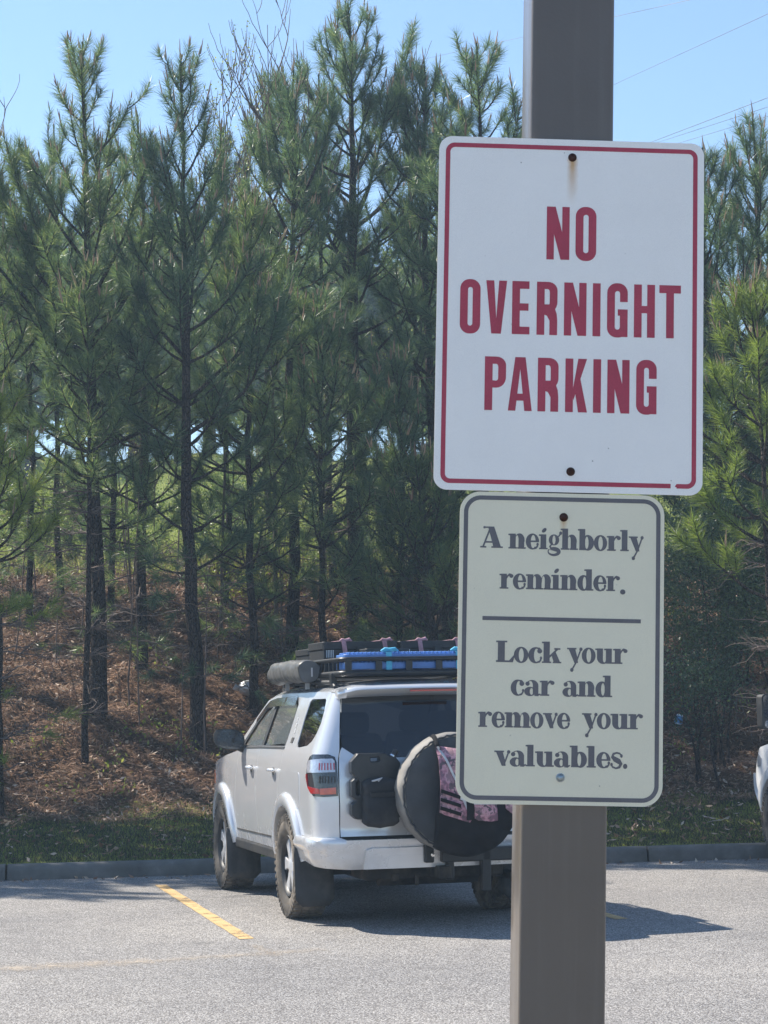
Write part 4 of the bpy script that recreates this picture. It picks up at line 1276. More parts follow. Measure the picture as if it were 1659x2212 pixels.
def arch(yc, zc, r, a0, a1, n=14):
    return [(yc + r * math.cos(rad(a0 + (a1 - a0) * i / n)), zc + r * math.sin(rad(a0 + (a1 - a0) * i / n))) for i in range(n + 1)]
S_ = lambda pts: [(Us(y, z), z) for y, z in pts]
WB, TR, TW = 2.79, .40, .265
_wheel_cache = {}
def wheel(parent, x, y, side):
    """alloy rim with tyre; side +1 = right"""
    if not _wheel_cache:
        T = Matrix.Rotation(PI / 2, 4, 'Y')                      # lathe axis along x
        m = MB()
        h = TW / 2
        prof = [(-h * .62, .232), (-h * .86, .255), (-h * 1.0, .30), (-h * .99, .335), (-h * .9, .372), (-h * .78, .389), (-h * .5, .393), (0, .394), (h * .5, .393), (h * .78, .389), (h * .9, .372), (h * .99, .335), (h * 1., .30), (h * .86, .255), (h * .62, .232)]
        m.lathe(prof, T, 56)
        for k in range(44):
            a = 2 * PI * k / 44
            for row, (px, wd, ln, sh) in enumerate(((-.088, .058, .034, 0), (-.03, .045, .036, .5), (.03, .045, .036, 0.), (.088, .058, .034, .5))):
                aa = a + sh * 2 * PI / 44
                Mr = Matrix.Rotation(aa, 3, 'X') @ Matrix.Rotation(rad(20 if row % 2 else -20), 3, 'Z')
                c = Matrix.Rotation(aa, 3, 'X') @ Vector((px, 0, .395))
                m.box(c, (wd, ln, .014), Mr)
            for sx in (-1, 1):                                     # shoulder lugs on the sidewall
                c = Matrix.Rotation(a, 3, 'X') @ Vector((sx * .1255, 0, .365))
                m.box(c, (.014, .03, .04), Matrix.Rotation(a, 3, 'X'))
        ty = m.build('tyre', M_RUBBER, None, 35)
        m = MB()
        m.lathe([(-.09, .228), (-.10, .236), (-.085, .222), (.06, .212), (.095, .224), (.108, .236), (.112, .234), (.104, .218), (.085, .206)], T, 48)
        ri = m.build('wheel', M_RIMD, None, 35)
        m = MB()
        m.lathe([(.096, .222), (.106, .236), (.112, .234), (.104, .219), (.094, .212)], T, 48)
        lip = m.build('rim_lip', M_RIM, None, 35)
        m = MB()
        m.lathe([(-.07, .21), (.02, .208), (.022, .0)], T, 32)
        dk = m.build('brake_disc', M_RIMD, None, 35)
        sp = []
        for k in range(6):
            m = MB()
            R = Matrix.Rotation(2 * PI * k / 6 + .2, 4, 'X')
            MXs = R @ Matrix(((0, 0, 1, .0), (1, 0, 0, 0), (0, 1, 0, 0), (0, 0, 0, 1)))
            m.prism([[(-.036, .035), (.036, .035), (.034, .12), (.056, .215), (-.056, .215), (-.034, .12)]], [], .045, .088, MXs)
            sp.append(m.build('spoke', M_RIM, None, None, .006))
        m = MB()
        m.lathe([(.04, .062), (.088, .058), (.098, .036), (.1, .0)], T, 24)
        for k in range(6):
            a = 2 * PI * k / 6 + .2 + PI / 6
            m.lathe([(.05, .01), (.088, .01), (.092, .0)], Matrix.Translation((0, math.sin(a) * .055 * -1, math.cos(a) * .055)) @ T, 8)
        hb = m.build('hub', M_RIM, None, 40)
        for ch in [ty, dk, hb, lip] + sp: ch.parent = ri
        _wheel_cache['w'] = ri
        o = ri
    else:
        o = copy_tree(_wheel_cache['w'])
    o.parent = parent
    o.location = (x, y, TR)
    o.rotation_euler = (rad(random.Random(int(x * 100 + y * 37)).uniform(0, 60)), 0, 0 if side > 0 else PI)
    return o

def build_suv(name, loc, yaw, paint, tow_mirror=False):
    root = empty(name, loc, yaw)
    for sd in (1, -1):
        # side frame: quarter panel, pillars and roof edge as one pressing
        fz = .42
        out = S_([(.20, 1.295), (.20, 1.19), (.30, 1.02)]) + S_(arch(0, fz, .475, 50, 148, 12))
        out += S_([(-.43, .665), (-.60, .665), (-.75, .665)]) + [(1.6, .665), (1.3, .665)]
        sx = .742
        out += [(Ur(sx, .665), .665), (Ur(sx, .9), .9), (Ur(sx, 1.1), 1.1), (Ur(.735, 1.24), 1.24), (Ur(.72, 1.3), 1.3), (Ur(.71, 1.4), 1.40), (Ur(.69, 1.55), 1.55), (Ur(.675, 1.66), 1.66), (Ur(.66, 1.71), 1.71)]
        out += S_([(-.6, 1.735), (0, 1.735), (.8, 1.735), (1.3, 1.715), (1.50, 1.685), (1.72, 1.56), (1.98, 1.40), (2.18, 1.27), (2.14, 1.255), (1.95, 1.275), (1.2, 1.29)])
        door_win = S_([(.20, 1.315), (1.2, 1.308), (1.86, 1.292), (1.98, 1.292), (1.94, 1.34), (1.70, 1.50), (1.50, 1.615), (1.36, 1.655), (1.1, 1.672), (.7, 1.68), (.32, 1.675), (.25, 1.64), (.22, 1.5)])
        qw = S_([(-.20, 1.345), (-.24, 1.318), (-.30, 1.312), (-.56, 1.33), (-.66, 1.36), (-.73, 1.42), (-.76, 1.50), (-.72, 1.60), (-.66, 1.668), (-.62, 1.68), (-.18, 1.68), (-.13, 1.66), (-.14, 1.55)])
        lampo = S_([(-.765, 1.10), (-.755, 1.20), (-.80, 1.25), (-.86, 1.268)]) + [(Ur(.80, 1.268), 1.268), (Ur(.758, 1.25), 1.25), (Ur(.748, 1.21), 1.21), (Ur(.748, .968), .968)] + [(Ur(.84, .962), .962)] + S_([(-.92, .968), (-.86, 1.01)])
        panel('body_side', out, [door_win, qw, lampo], 0, .03, paint, root, sd)
        # doors
        g = .004
        fd = S_([(1.125 + g, .50), (1.125 + g, 1.292), (1.95, 1.275), (2.0, 1.255), (2.02, 1.1), (2.13, .80), (2.14, .62), (2.11, .50)])
        d1 = panel('door', fd, [], 0, .02, paint, root, sd)
        rd = S_([(1.125 - g, .50), (1.125 - g, 1.292), (.205, 1.297), (.205, 1.19), (.305, 1.02)]) + S_(arch(0, fz, .475, 48, 12, 6)) + S_([(.475, .50)])
        d2 = panel('door', rd, [], 0, .02, paint, root, sd)
        for dd, hy in ((d1, 1.36), (d2, .46)):
            m = MB()
            hp = [surf(Us(hy + q * .085, 1.125), 1.125) + surf_n(Us(hy + q * .085, 1.125), 1.125) * (.012 + .032 * (1 - q * q)) for q in (-1, -.8, -.4, 0, .4, .8, 1)]
            hp = [Vector((p[0] * sd, p[1], p[2])) for p in hp]
            m.tube(hp, [.012, .016, .018, .018, .018, .017, .012], 8)
            c = surf(Us(hy, 1.125), 1.125)
            m.build('handle', paint, dd, 60, None, 1)
            m = MB()
            m.add([Vector(((surf(Us(hy + .04 * math.cos(a), 1.115 + .032 * math.sin(a)), 1.115 + .032 * math.sin(a))[0] + .003) * sd, hy + .04 * math.cos(a), 1.115 + .032 * math.sin(a))) for a in np.linspace(0, 2 * PI, 16, False)], [tuple(range(16)) if sd > 0 else tuple(range(15, -1, -1))])
            m.build('handle_shade', M_FLAP, dd)  # dark disc standing for the shade in the body-coloured handle recess
        panel('door_molding', S_([(.56, .585), (2.12, .575), (2.12, .587), (.56, .599)]), [], .005, .008, M_FLAP, root, sd)
        # windows and black frames
        for nm, pts in (('window', [(1.17, 1.315), (1.83, 1.305), (1.90, 1.315), (1.87, 1.35), (1.66, 1.50), (1.47, 1.60), (1.34, 1.64), (1.17, 1.652)]),
                        ('window', [(.27, 1.322), (1.08, 1.316), (1.08, 1.655), (.7, 1.663), (.36, 1.658), (.30, 1.62), (.275, 1.5)])):
            wpan = panel(nm, S_(pts), [], -.012, .004, M_GLASS, root, sd)
        fr_h = [S_([(1.17, 1.316), (1.83, 1.306), (1.89, 1.316), (1.865, 1.35), (1.655, 1.50), (1.465, 1.598), (1.335, 1.638), (1.17, 1.650)]), S_([(.272, 1.323), (1.08, 1.317), (1.08, 1.653), (.7, 1.661), (.362, 1.656), (.302, 1.62), (.277, 1.5)])]
        panel('window_frame', S_([(.202, 1.317), (1.2, 1.310), (1.86, 1.294), (1.976, 1.294), (1.937, 1.34), (1.697, 1.50), (1.497, 1.613), (1.358, 1.653), (1.1, 1.670), (.7, 1.678), (.322, 1.673), (.252, 1.64), (.222, 1.5)]), fr_h, -.006, .02, M_BLACKP, root, sd)
        panel('rain_guard', S_([(.30, 1.632), (1.1, 1.628), (1.36, 1.612), (1.62, 1.50), (1.64, 1.525), (1.46, 1.63), (1.34, 1.675), (1.1, 1.695), (.32, 1.70)]), [], .016, .006, M_LAMPD, root, sd)
        panel('window_trim', S_([(.20, 1.296), (1.2, 1.289), (1.95, 1.274), (1.95, 1.287), (1.2, 1.303), (.20, 1.311)]), [], .006, .012, M_BLACKP, root, sd)
        panel('quarter_window', S_([(-.205, 1.347), (-.242, 1.322), (-.30, 1.316), (-.56, 1.334), (-.657, 1.363), (-.725, 1.422), (-.755, 1.50), (-.715, 1.60), (-.657, 1.666), (-.62, 1.677), (-.182, 1.677), (-.134, 1.657), (-.144, 1.55)]), [], -.004, .004, M_TINT, root, sd)
        # fuel door on the left rear, badge on the pillar
        if sd < 0:
            fo = rrect(-.49, .86, -.23, 1.13, .055, 5)
            panel('fuel_door', S_(fo), [], .0035, .006, paint, root, sd)
            bg_ = panel('badge_plate', S_(rrect(-.03, 1.345, .05, 1.385, .004, 2)), [], .004, .004, M_FLAP, root, sd)
            for k, (ch, zz) in enumerate((('T', 1.505), ('R', 1.462), ('D', 1.42))):
                V2, T = glyph_mesh([(s_, [(x * .04, y * .034) for x, y in p]) for s_, p in caps(ch, .8, .25)])
                Q = []
                for x, y in V2:
                    yy = .085 - k * .025 - x; z_ = zz + y
                    p = surf(Us(yy, z_), z_) + surf_n(Us(yy, z_), z_) * .006
                    Q.append((-p[0], p[1], p[2]))
                mesh_obj('badge_letter', Q, T, M_RIM, root)
        # front fender
        ff = S_([(2.145, .50), (2.148, .62), (2.138, .80), (2.03, 1.1), (2.008, 1.262), (2.14, 1.25), (2.6, 1.21), (3.0, 1.165), (3.25, 1.125)]) + [(3.35, 1.10), (3.35, .95), (3.2, .78)] + S_([(3.27, .62), (3.25, .5)]) + S_(arch(WB, fz, .475, 10, 170, 18))
        panel('front_fender', ff, [], 0, .025, paint, root, sd)
        panel('headlamp', [(3.36, 1.09), (3.36, .93), (3.75, .90), (4.15, .91), (4.15, 1.0), (3.7, 1.06)], [], .004, .02, M_HEADL, root, sd)
        panel('turn_lamp', S_([(3.18, 1.02), (3.27, 1.06), (3.31, 1.02), (3.29, .93), (3.2, .94)]), [], .006, .01, M_HEADL if tow_mirror else M_AMBER, root, sd)
        # flares
        for yc in (0, WB):
            m = MB()
            prof = [(.440, -.09), (.442, .030), (.455, .038), (.505, .036), (.532, .028), (.548, .003), (.55, -.012)]
            A0, A1 = (4, 176) if yc else (4, 174)
            nA = 40
            V = []
            for i in range(nA + 1):
                a = rad(A0 + (A1 - A0) * i / nA)
                for r_, o_ in prof:
                    yy = yc + r_ * math.cos(a); zz = fz + r_ * math.sin(a) * 1.0
                    p = surf(Us(yy, zz), zz) + surf_n(Us(yy, zz), zz) * o_
                    V.append((p[0] * sd, p[1], p[2]))
            n = len(prof)
            Fq = [(i * n + k, i * n + k + 1, (i + 1) * n + k + 1, (i + 1) * n + k) for i in range(nA) for k in range(n - 1)]
            if sd > 0: Fq = [tuple(reversed(f)) for f in Fq]
            m.add(V, Fq)
            m.build('wheel_arch_flare', paint, root, 50)
            m = MB()                                              # wheel well
            V = []
            for i in range(25):
                a = rad(-8 + 196 * i / 24)
                for xx in (.48, .86):
                    V.append((xx * sd, yc + .47 * math.cos(a), fz + .47 * math.sin(a)))
            m.add(V, [(2 * i, 2 * i + 1, 2 * i + 3, 2 * i + 2) for i in range(24)])
            m.add([(.49 * sd, yc + .47 * math.cos(rad(-8 + 196 * i / 24)), fz + .47 * math.sin(rad(-8 + 196 * i / 24))) for i in range(25)], [tuple(range(25))])
            m.build('wheel_well', M_LINER, root)
            # mud flap, wide rubber
            m = MB()
            yb = yc - .455
            def flap(u, v, yb=yb, sd=sd):
                z_ = .58 - .45 * u; x_ = .66 + .30 * v
                return Vector((x_ * sd, yb - .05 * u - .012 * math.sin(v * 3.1) + .05 * (1 - u) * 0, z_ + (.05 * u if v > .9 or v < .05 else 0)))
            m.grid(flap, 8, 7, sd < 0)
            fo_ = m.build('mud_flap', M_FLAP, root, 60)
            md = fo_.modifiers.new('solid', 'SOLIDIFY'); md.thickness = .012
        # tail lamp
        lamp = panel('tail_lamp', lampo, [], .010, .03, M_LAMPD, root, sd)
        panel('clear_lens', S_([(-.80, 1.135), (-.785, 1.19), (-.82, 1.225)]) + [(1.45, 1.236), (Ur(.775, 1.236), 1.236), (Ur(.762, 1.22), 1.22), (Ur(.762, 1.14), 1.14)], [], .017, .01, M_CLEARL, lamp, sd)
        panel('red_lens', S_([(-.778, 1.10), (-.775, 1.125), (-.80, 1.128), (-.84, 1.04)]) + [(1.55, 1.022), (1.5, .985)] + S_([(-.90, .985), (-.85, 1.025)]), [], .017, .01, M_REDL, lamp, sd)
        panel('orange_lens', [(1.52, 1.022), (Ur(.762, 1.03), 1.03), (Ur(.762, .982), .982), (1.5, .978)], [], .017, .01, M_ORANGL, lamp, sd)
        for i in range(6):                                        # reflectors behind the dark lens
            for j, (z_, dz, mt) in enumerate(((1.155, .05, M_REDL), (1.062, .05, M_FLAP))):
                u0 = 1.15 + i * .072
                panel('reflector', [(u0, z_), (u0 + .026, z_), (u0 + .026, z_ + dz), (u0, z_ + dz)], [], .0185 if j < 1 else .014, .004, mt, lamp, sd, .05, .2)
        # mirror
        mo = empty('door_mirror', (0, 0, 0), 0, root)
        mx_, my_, mz_ = .98 * sd, 1.83, 1.36
        if not tow_mirror:
            m = MB()
            def shell(u, v):
                a = 2 * PI * u; r_ = math.sin(PI * v * .5) ** .6
                return Vector((mx_ + sd * (.035 + .135 * r_ * math.copysign(abs(math.cos(a)) ** .7, math.cos(a))), my_ + .11 * math.cos(PI * v * .5), mz_ + .02 * math.cos(a) + .088 * r_ * math.copysign(abs(math.sin(a)) ** .7, math.sin(a))))
            m.grid(shell, 29, 9, sd < 0)
            m.build('mirror_shell', paint, mo, 60)
            m = MB(); m.add([shell(i / 28, 1.) + Vector((0, -.002, 0)) for i in range(28)], [tuple(range(28))]); m.build('mirror_rim', M_BLACKP, mo)
            m = MB(); m.add([(shell(i / 28, 1.) - Vector((mx_ + sd * .035, my_, mz_))) * .93 + Vector((mx_ + sd * .035, my_ - .007, mz_)) for i in range(28)], [tuple(range(28))]); m.build('mirror_glass', M_LAMPD, mo)
            m = MB(); m.tube([(.88 * sd, my_ + .03, 1.27), (.92 * sd, my_ + .03, 1.29), (.98 * sd, my_ + .03, 1.30)], [.035, .035, .03], 8); m.build('mirror_arm', M_BLACKP, mo, 60)
        else:
            cx = 1.40 * sd
            m = MB(); m.prism([rrect(cx - .12, 1.33, cx + .12, 1.66, .04, 5)], [], 0, .12, Matrix(((1, 0, 0, 0), (0, 0, 1, my_ - .02), (0, 1, 0, 0), (0, 0, 0, 1)))); m.build('mirror_shell', M_BLACKP, mo, 40, .01)
            m = MB(); m.prism([rrect(cx - .105, 1.43, cx + .105, 1.648, .03, 5)], [], 0, .004, Matrix(((1, 0, 0, 0), (0, 0, 1, my_ - .027), (0, 1, 0, 0), (0, 0, 0, 1)))); m.build('mirror_glass', M_LAMPD, mo)
            m = MB(); m.prism([rrect(cx - .10, 1.345, cx + .10, 1.415, .03, 5)], [], 0, .006, Matrix(((1, 0, 0, 0), (0, 0, 1, my_ - .028), (0, 1, 0, 0), (0, 0, 0, 1)))); m.build('spotter_mirror', M_CHROME, mo)
            m = MB(); m.tube([(.86 * sd, my_ + .05, 1.29), (.95 * sd, my_ + .05, 1.37), (1.30 * sd, my_ + .05, 1.40)], .025, 8); m.tube([(.86 * sd, my_ + .05, 1.40), (1.30 * sd, my_ + .05, 1.52)], .02, 8); m.build('mirror_arm', M_BLACKP, mo, 60)
        # sill
        m = MB()
        m.box((.845 * sd, 1.39, .455), (.09, 1.80, .09)); m.build('rocker_sill', M_BLACKP, root, None, .02)
        wheel(root, .80 * sd, 0, sd); wheel(root, .80 * sd, WB, sd)
        # inner liner so shut lines read dark
        li = S_([(.30, 1.0)]) + S_(arch(0, fz, .50, 50, 10, 6)) + S_([(.5, .50), (2.28, .5)]) + S_(arch(WB, fz, .50, 170, 90, 8)) + S_([(2.79, 1.12), (2.2, 1.2), (1.0, 1.26), (.3, 1.27)])
        panel('inner_liner', li, [], -.03, .004, M_LINER, root, sd)
        # roof rail
        m = MB()
        rp = [(sd * (.655 + .0), yy, 1.765 + hz) for yy, hz in ((-.62, 0), (-.55, .035), (0, .045), (.7, .045), (1.15, .035), (1.25, 0))]
        m.tube(rp, [.016, .018, .018, .018, .018, .014], 8); m.build('roof_rail', M_BLACKP, root, 60)
        # seats
        for sy in (1.0, .12):
            so = MB()
            so.box((.38 * sd, sy + .25, .80), (.50, .50, .18)); so.build('seat_cushion', M_SEAT, root, None, .05)
            so = MB()
            so.box((.38 * sd, sy - .06, 1.10), (.48, .15, .62), Matrix.Rotation(rad(12), 3, 'X')); so.build('seat_back', M_SEAT, root, None, .05)
            so = MB()
            so.box((.38 * sd, sy - .14, 1.49), (.27, .10, .17)); so.build('head_rest', M_SEAT, root, None, .04)
    # tailgate, rear glass
    sx = .735
    tg = [(Ur(s_ * x, z), z) for s_, x, z in ((-1, sx, .672), (1, sx, .672), (1, sx, .9), (1, sx, 1.1), (1, .728, 1.235))]
    tg += [(Ur(.712, 1.30), 1.30), (Ur(.70, 1.318), 1.318), (Ur(.60, 1.25), 1.25), (Ur(.52, 1.235), 1.235), (Ur(-.52, 1.235), 1.235), (Ur(-.60, 1.25), 1.25), (Ur(-.70, 1.318), 1.318), (Ur(-.712, 1.30), 1.30), (Ur(-.728, 1.235), 1.235), (Ur(-sx, 1.1), 1.1), (Ur(-sx, .9), .9)]
    tgo = lambda u, z: .004 * 0 - .022 * math.exp(-((z - .735) / .03) ** 2) + .006
    tgate = panel('tailgate', tg, [], tgo, .03, paint, root)
    rg = [(Ur(-.52, 1.239), 1.239), (Ur(.52, 1.239), 1.239), (Ur(.60, 1.254), 1.254), (Ur(.697, 1.322), 1.322), (Ur(.700, 1.42), 1.42), (Ur(.678, 1.56), 1.56), (Ur(.655, 1.70), 1.70), (Ur(-.655, 1.70), 1.70), (Ur(-.678, 1.56), 1.56), (Ur(-.70, 1.42), 1.42), (Ur(-.697, 1.322), 1.322), (Ur(-.60, 1.254), 1.254)]
    panel('rear_window', rg, [], .002, .004, M_TINT, root)
    panel('license_recess', [(Ur(-.3, .88), .88), (Ur(.3, .88), .88), (Ur(.3, 1.05), 1.05), (Ur(-.3, 1.05), 1.05)], [], .012, .004, M_BLACKP, tgate)
    # rear bumper with step and lower insert
    ub = Us(-.52, .55)
    def bo(u, z):
        return float(np.interp(z, [.43, .46, .50, .575, .592, .63, .655, .668], [.0, .022, .036, .042, .058, .064, .056, .04]))
    panel('rear_bumper', [(-Us(-.50, .50), .50), (-1.55, .445), (-1, .43), (1, .43), (1.55, .445), (Us(-.50, .50), .50), (Us(-.46, .60), .60), (Us(-.49, .662), .662), (1.35, .668), (1.1, .668), (.98, .650), (-.98, .650), (-1.1, .668), (-1.35, .668), (-Us(-.49, .662), .662), (-Us(-.46, .60), .60)], [], bo, .11, paint, root, 1, .03, .04)
    panel('bumper_insert', [(-.86, .44), (.86, .44), (.80, .575), (.74, .59), (-.74, .59), (-.80, .575)], [], .066, .05, paint, root, 1, .03, .05)
    panel('bumper_plate', [(-.6, .475), (.6, .475), (.56, .535), (-.56, .535)], [], .070, .01, paint, root, 1, .04, .08)
    # bumper upper gap, dark
    panel('bumper_gap', [(-1.05, .64), (1.05, .64), (1.05, .69), (-1.05, .69)], [], -.005, .02, M_LINER, root)
    # front: bumper, grille, hood
    panel('front_bumper', [(3.4, .40), (5, .40), (5, .72), (3.4, .86)], [], .03, .05, paint, root, 1)
    panel('front_bumper', [(3.4, .40), (5, .40), (5, .72), (3.4, .86)], [], .03, .05, paint, root, -1)
    for sd in (1, -1):
        panel('grille', [(4.2, .74), (5, .74), (5, 1.06), (4.2, 1.05)], [], .0, .03, M_BLACKP, root, sd)
    m = MB()
    def hood(u, v):
        y_ = 2.0 + 1.60 * u
        ze = np.interp(y_, [2.0, 2.14, 2.6, 3.0, 3.25, 3.62], [1.262, 1.25, 1.21, 1.165, 1.125, 1.07])
        a = (v - .5) * 2
        w_ = float(surf(Us(min(y_, 3.3), float(ze)), float(ze))[0]) * (1 if y_ < 3.3 else 1 - .35 * ((y_ - 3.3) / .3) ** 2)
        return Vector((a * w_, y_ - .12 * a * a * u, float(ze) + .055 * (1 - abs(a) ** 3) * (1 - .3 * u)))
    m.grid(hood, 24, 17); m.build('hood', paint, root, 60)
    m = MB()
    def wsf(u, v):
        a = (v - .5) * 2
        b = Vector((a * .865, 2.20 + .22 * (1 - a * a), 1.265 + .02 * (1 - a * a))); tt = Vector((a * .70, 1.50 + .10 * (1 - a * a), 1.70 + .075 * (1 - a ** 4)))
        return b.lerp(tt, u) + Vector((0, .0, .02 * math.sin(PI * u)))
    m.grid(wsf, 9, 15); m.build('windshield', M_GLASS, root, 60)
    m = MB()
    def roof(u, v):
        y_ = -.86 + 2.46 * u
        a = (v - .5) * 2
        h = np.interp(u, [0, .06, .2, .7, .9, 1], [.055, .075, .09, .09, .075, .052])
        w_ = np.interp(u, [0, .08, .8, 1], [.66, .71, .712, .70])
        ze = np.interp(u, [0, .1, .85, 1], [1.715, 1.732, 1.732, 1.70])
        return Vector((a * w_, y_ - .10 * a * a * max(0, (u - .85) / .15), ze + h * (1 - abs(a) ** 3.2) ** .75))
    m.grid(roof, 26, 33); m.build('roof', paint, root, 60)
    # roof spoiler
    st = []
    for x_ in np.linspace(-.70, .70, 25):
        a = abs(x_) / .70; e = max(0, (a - .82) / .18)
        yb = -1.015 + .03 * a * a + .10 * e * e
        zt = 1.768 - .012 * a * a - .025 * e
        st.append([(x_, -.80, zt + .022 - .01 * e), (x_, -.92, zt + .012), (x_, yb + .01, zt - .006), (x_, yb, zt - .022), (x_, yb + .015, zt - .034), (x_, -.90, zt - .055 - .02 * (1 - e) + .05 * e * 0), (x_, -.80, zt - .05)])
    n = 7
    V = [p for s_ in st for p in s_]
    Fq = [(i * n + k, (i + 1) * n + k, (i + 1) * n + (k + 1) % n, i * n + (k + 1) % n) for i in range(24) for k in range(n)]
    Fq += [tuple(range(n)), tuple(24 * n + k for k in range(n - 1, -1, -1))]
    m = MB(); m.add(V, Fq); so = m.build('roof_spoiler', paint, root, 50)
    m = MB(); m.box((0, -1.012, 1.726), (.36, .02, .014)); m.build('brake_light', M_REDL, so)
    # cabin floor, dash, cargo cover, underbody
    m = MB(); m.box((0, 1.0, .66), (1.5, 2.3, .05)); m.box((0, -.45, .78), (1.35, 1.0, .05)); m.build('floor_pan', M_LINER, root)
    m = MB(); m.box((0, 1.92, 1.14), (1.55, .42, .24)); m.build('dashboard', M_SEAT, root, None, .05)
    m = MB(); T = Matrix.Translation((-.38, 1.58, 1.14)) @ Matrix.Rotation(rad(65), 4, 'X'); m.tube([T @ Vector((.18 * math.cos(a), .18 * math.sin(a), 0)) for a in np.linspace(0, 2 * PI, 25)], .016, 6, False); m.tube([T @ Vector((-.17, 0, 0)), T @ Vector((.17, 0, 0))], .02, 6); m.build('steering_wheel', M_BLACKP, root, 60)
    m = MB(); m.box((0, 1.2, .50), (1.30, 4.0, .10)); m.box((0, 1.4, .42), (.75, 3.2, .14)); m.build('underbody', M_UNDER, root, None, .02)
    m = MB()
    for s_ in (-1, 1): m.box((.48 * s_, 1.2, .40), (.08, 4.3, .13))
    m.build('frame_rails', M_UNDER, root, None, .01)
    m = MB(); m.tube([(-.72, 0, .39), (-.15, 0, .39), (-.08, 0, .39), (.08, 0, .39), (.15, 0, .39), (.72, 0, .39)], [.04, .045, .13, .13, .045, .04], 10); m.build('rear_axle', M_UNDER, root, 40)
    m = MB(); m.tube([(.45, .6, .36), (.5, -.3, .36), (.52, -.75, .36), (.60, -.98, .34)], .035, 10); m.tube([(.42, -.62, .37), (-.35, -.62, .37)], .10, 12); m.build('exhaust', M_UNDER, root, 40)
    m = MB(); m.box((0, -.92, .40), (1.05, .10, .10)); m.box((.0, -1.08, .40), (.09, .30, .09)); m.box((-.16, -1.02, .34), (.03, .02, .08)); m.box((-.32, -1.0, .36), (.05, .03, .05)); m.build('tow_hitch', M_UNDER, root, None, .006)
    return root

CAR_YAW = rad(15)
CAR_O = (.078, 16.2, 0.)
suv = build_suv('parked_suv', CAR_O, CAR_YAW, M_SILVER)
tag(suv, 'dusty silver off road SUV parked nose in, loaded roof rack and spare wheel', 'car')
# ------------------------------------------------------------------ gear on the silver car
CM = Matrix.Translation(CAR_O) @ Matrix.Rotation(CAR_YAW, 4, 'Z')
def on_car(name, loc, rz=0.):
    o = empty(name)
    o.matrix_world = CM @ Matrix.Translation(loc) @ Matrix.Rotation(rz, 4, 'Z')
    return o
M_VINYL = simple('black_vinyl', (.11, .11, .108), .36, 0, .3, 9, .5, 0, .35, 25, ((.10, .10, .10), 4, .4))
M_CASE = simple('black_case_plastic', (.02, .021, .023), .5, 0, .25, 15, .45, 0, .15, 200)
M_BLUE = simple('blue_board_plastic', (.085, .21, .52), .42, 0, .15, 8, .5, 0, .15, 120)
M_STRAPB = simple('light_blue_strap', (.08, .42, .62), .7, 0, .15, 30)
M_PINK = simple('pink_strap', (.40, .22, .25), .8, 0, .3, 25)
M_CAN = simple('black_fuel_can', (.016, .017, .019), .42, 0, .2, 14, .5, 0, .2, 150, ((.08, .075, .07), 5, .25))
M_POUCH = simple('black_nylon', (.02, .021, .024), .75, 0, .35, 10, .35, 0, .5, 60, ((.10, .09, .08), 4, .4))
M_COVER = simple('grey_vinyl_cover', (.042, .045, .050), .6, 0, .2, 6, .4, 0, .15, 40, ((.10, .09, .08), 3, .35))
M_BAND = simple('sunlit_vinyl_band', (.20, .19, .175), .65, 0, .25, 6, .3, 0, .15, 40, ((.33, .30, .26), 3, .6))  # same cover: band coloured paler as if sunlit, face darker as if shaded
M_BAGB = simple('bag_black_fabric', (.014, .013, .014), .9, 0, .4, 8, .2, 0, .5, 40)
M_SILVT = simple('reflective_tape', (.55, .53, .52), .4, .2, .1, 20)
t = NT('pink_camouflage')
v = t.coord()
a_ = t.noise(v, 13, 3, .55); b_ = t.noise(v, 24, 3, .55)
c = t.ramp(a_, [(.40, (.22, .12, .15)), (.46, (.42, .20, .25)), (.54, (.55, .32, .35)), (.60, (.30, .18, .20))])
c = t.mix(t.ramp(b_, [(.56, (0, 0, 0)), (.60, (1, 1, 1))]), c, (.13, .095, .11))
t.set(base=c, rough=.85, spec=.2)
t.bump(t.noise(v, 50, 4), .4, .01)
M_CAMO = t.m

# roof rack is bolted on: a part of the car
RX0, RX1, RY0, RY1, RZ = -.64, .64, -.78, 1.35, 1.865
rack = MB()
for z_, r_ in ((RZ, .022), (RZ + .105, .017)):
    rr = rrect(RX0, RY0, RX1, RY1, .07, 5)
    pts = [(x, y, z_) for x, y in rr]
    rack.tube(pts + [pts[0], pts[1]], r_, 8, False)
rk = rack.build('roof_rack', M_RACK, suv, 60)
for y_ in np.arange(RY0 + .15, RY1, .20):
    m = MB(); m.box((0, y_, RZ + .002), (RX1 - RX0 - .03, .05, .022)); m.build('slat', M_RACK, rk)
for x_ in np.linspace(RX0 + .05, RX1 - .05, 6):
    m = MB(); m.box((x_, RY0 - .002, RZ + .05), (.05, .012, .12)); m.build('upright', M_RACK, rk)
for s_ in (RX0, RX1):
    for y_ in np.arange(RY0 + .12, RY1, .14):
        m = MB(); m.tube([(s_, y_, RZ), (s_, y_, RZ + .105)], .009, 6); m.build('upright', M_RACK, rk)
for s_ in (-.655, .655):
    for y_ in (-.55, .15, .75, 1.15):
        m = MB(); m.box((s_, y_, 1.825), (.045, .07, .09)); m.build('foot', M_RACK, rk, None, .008)

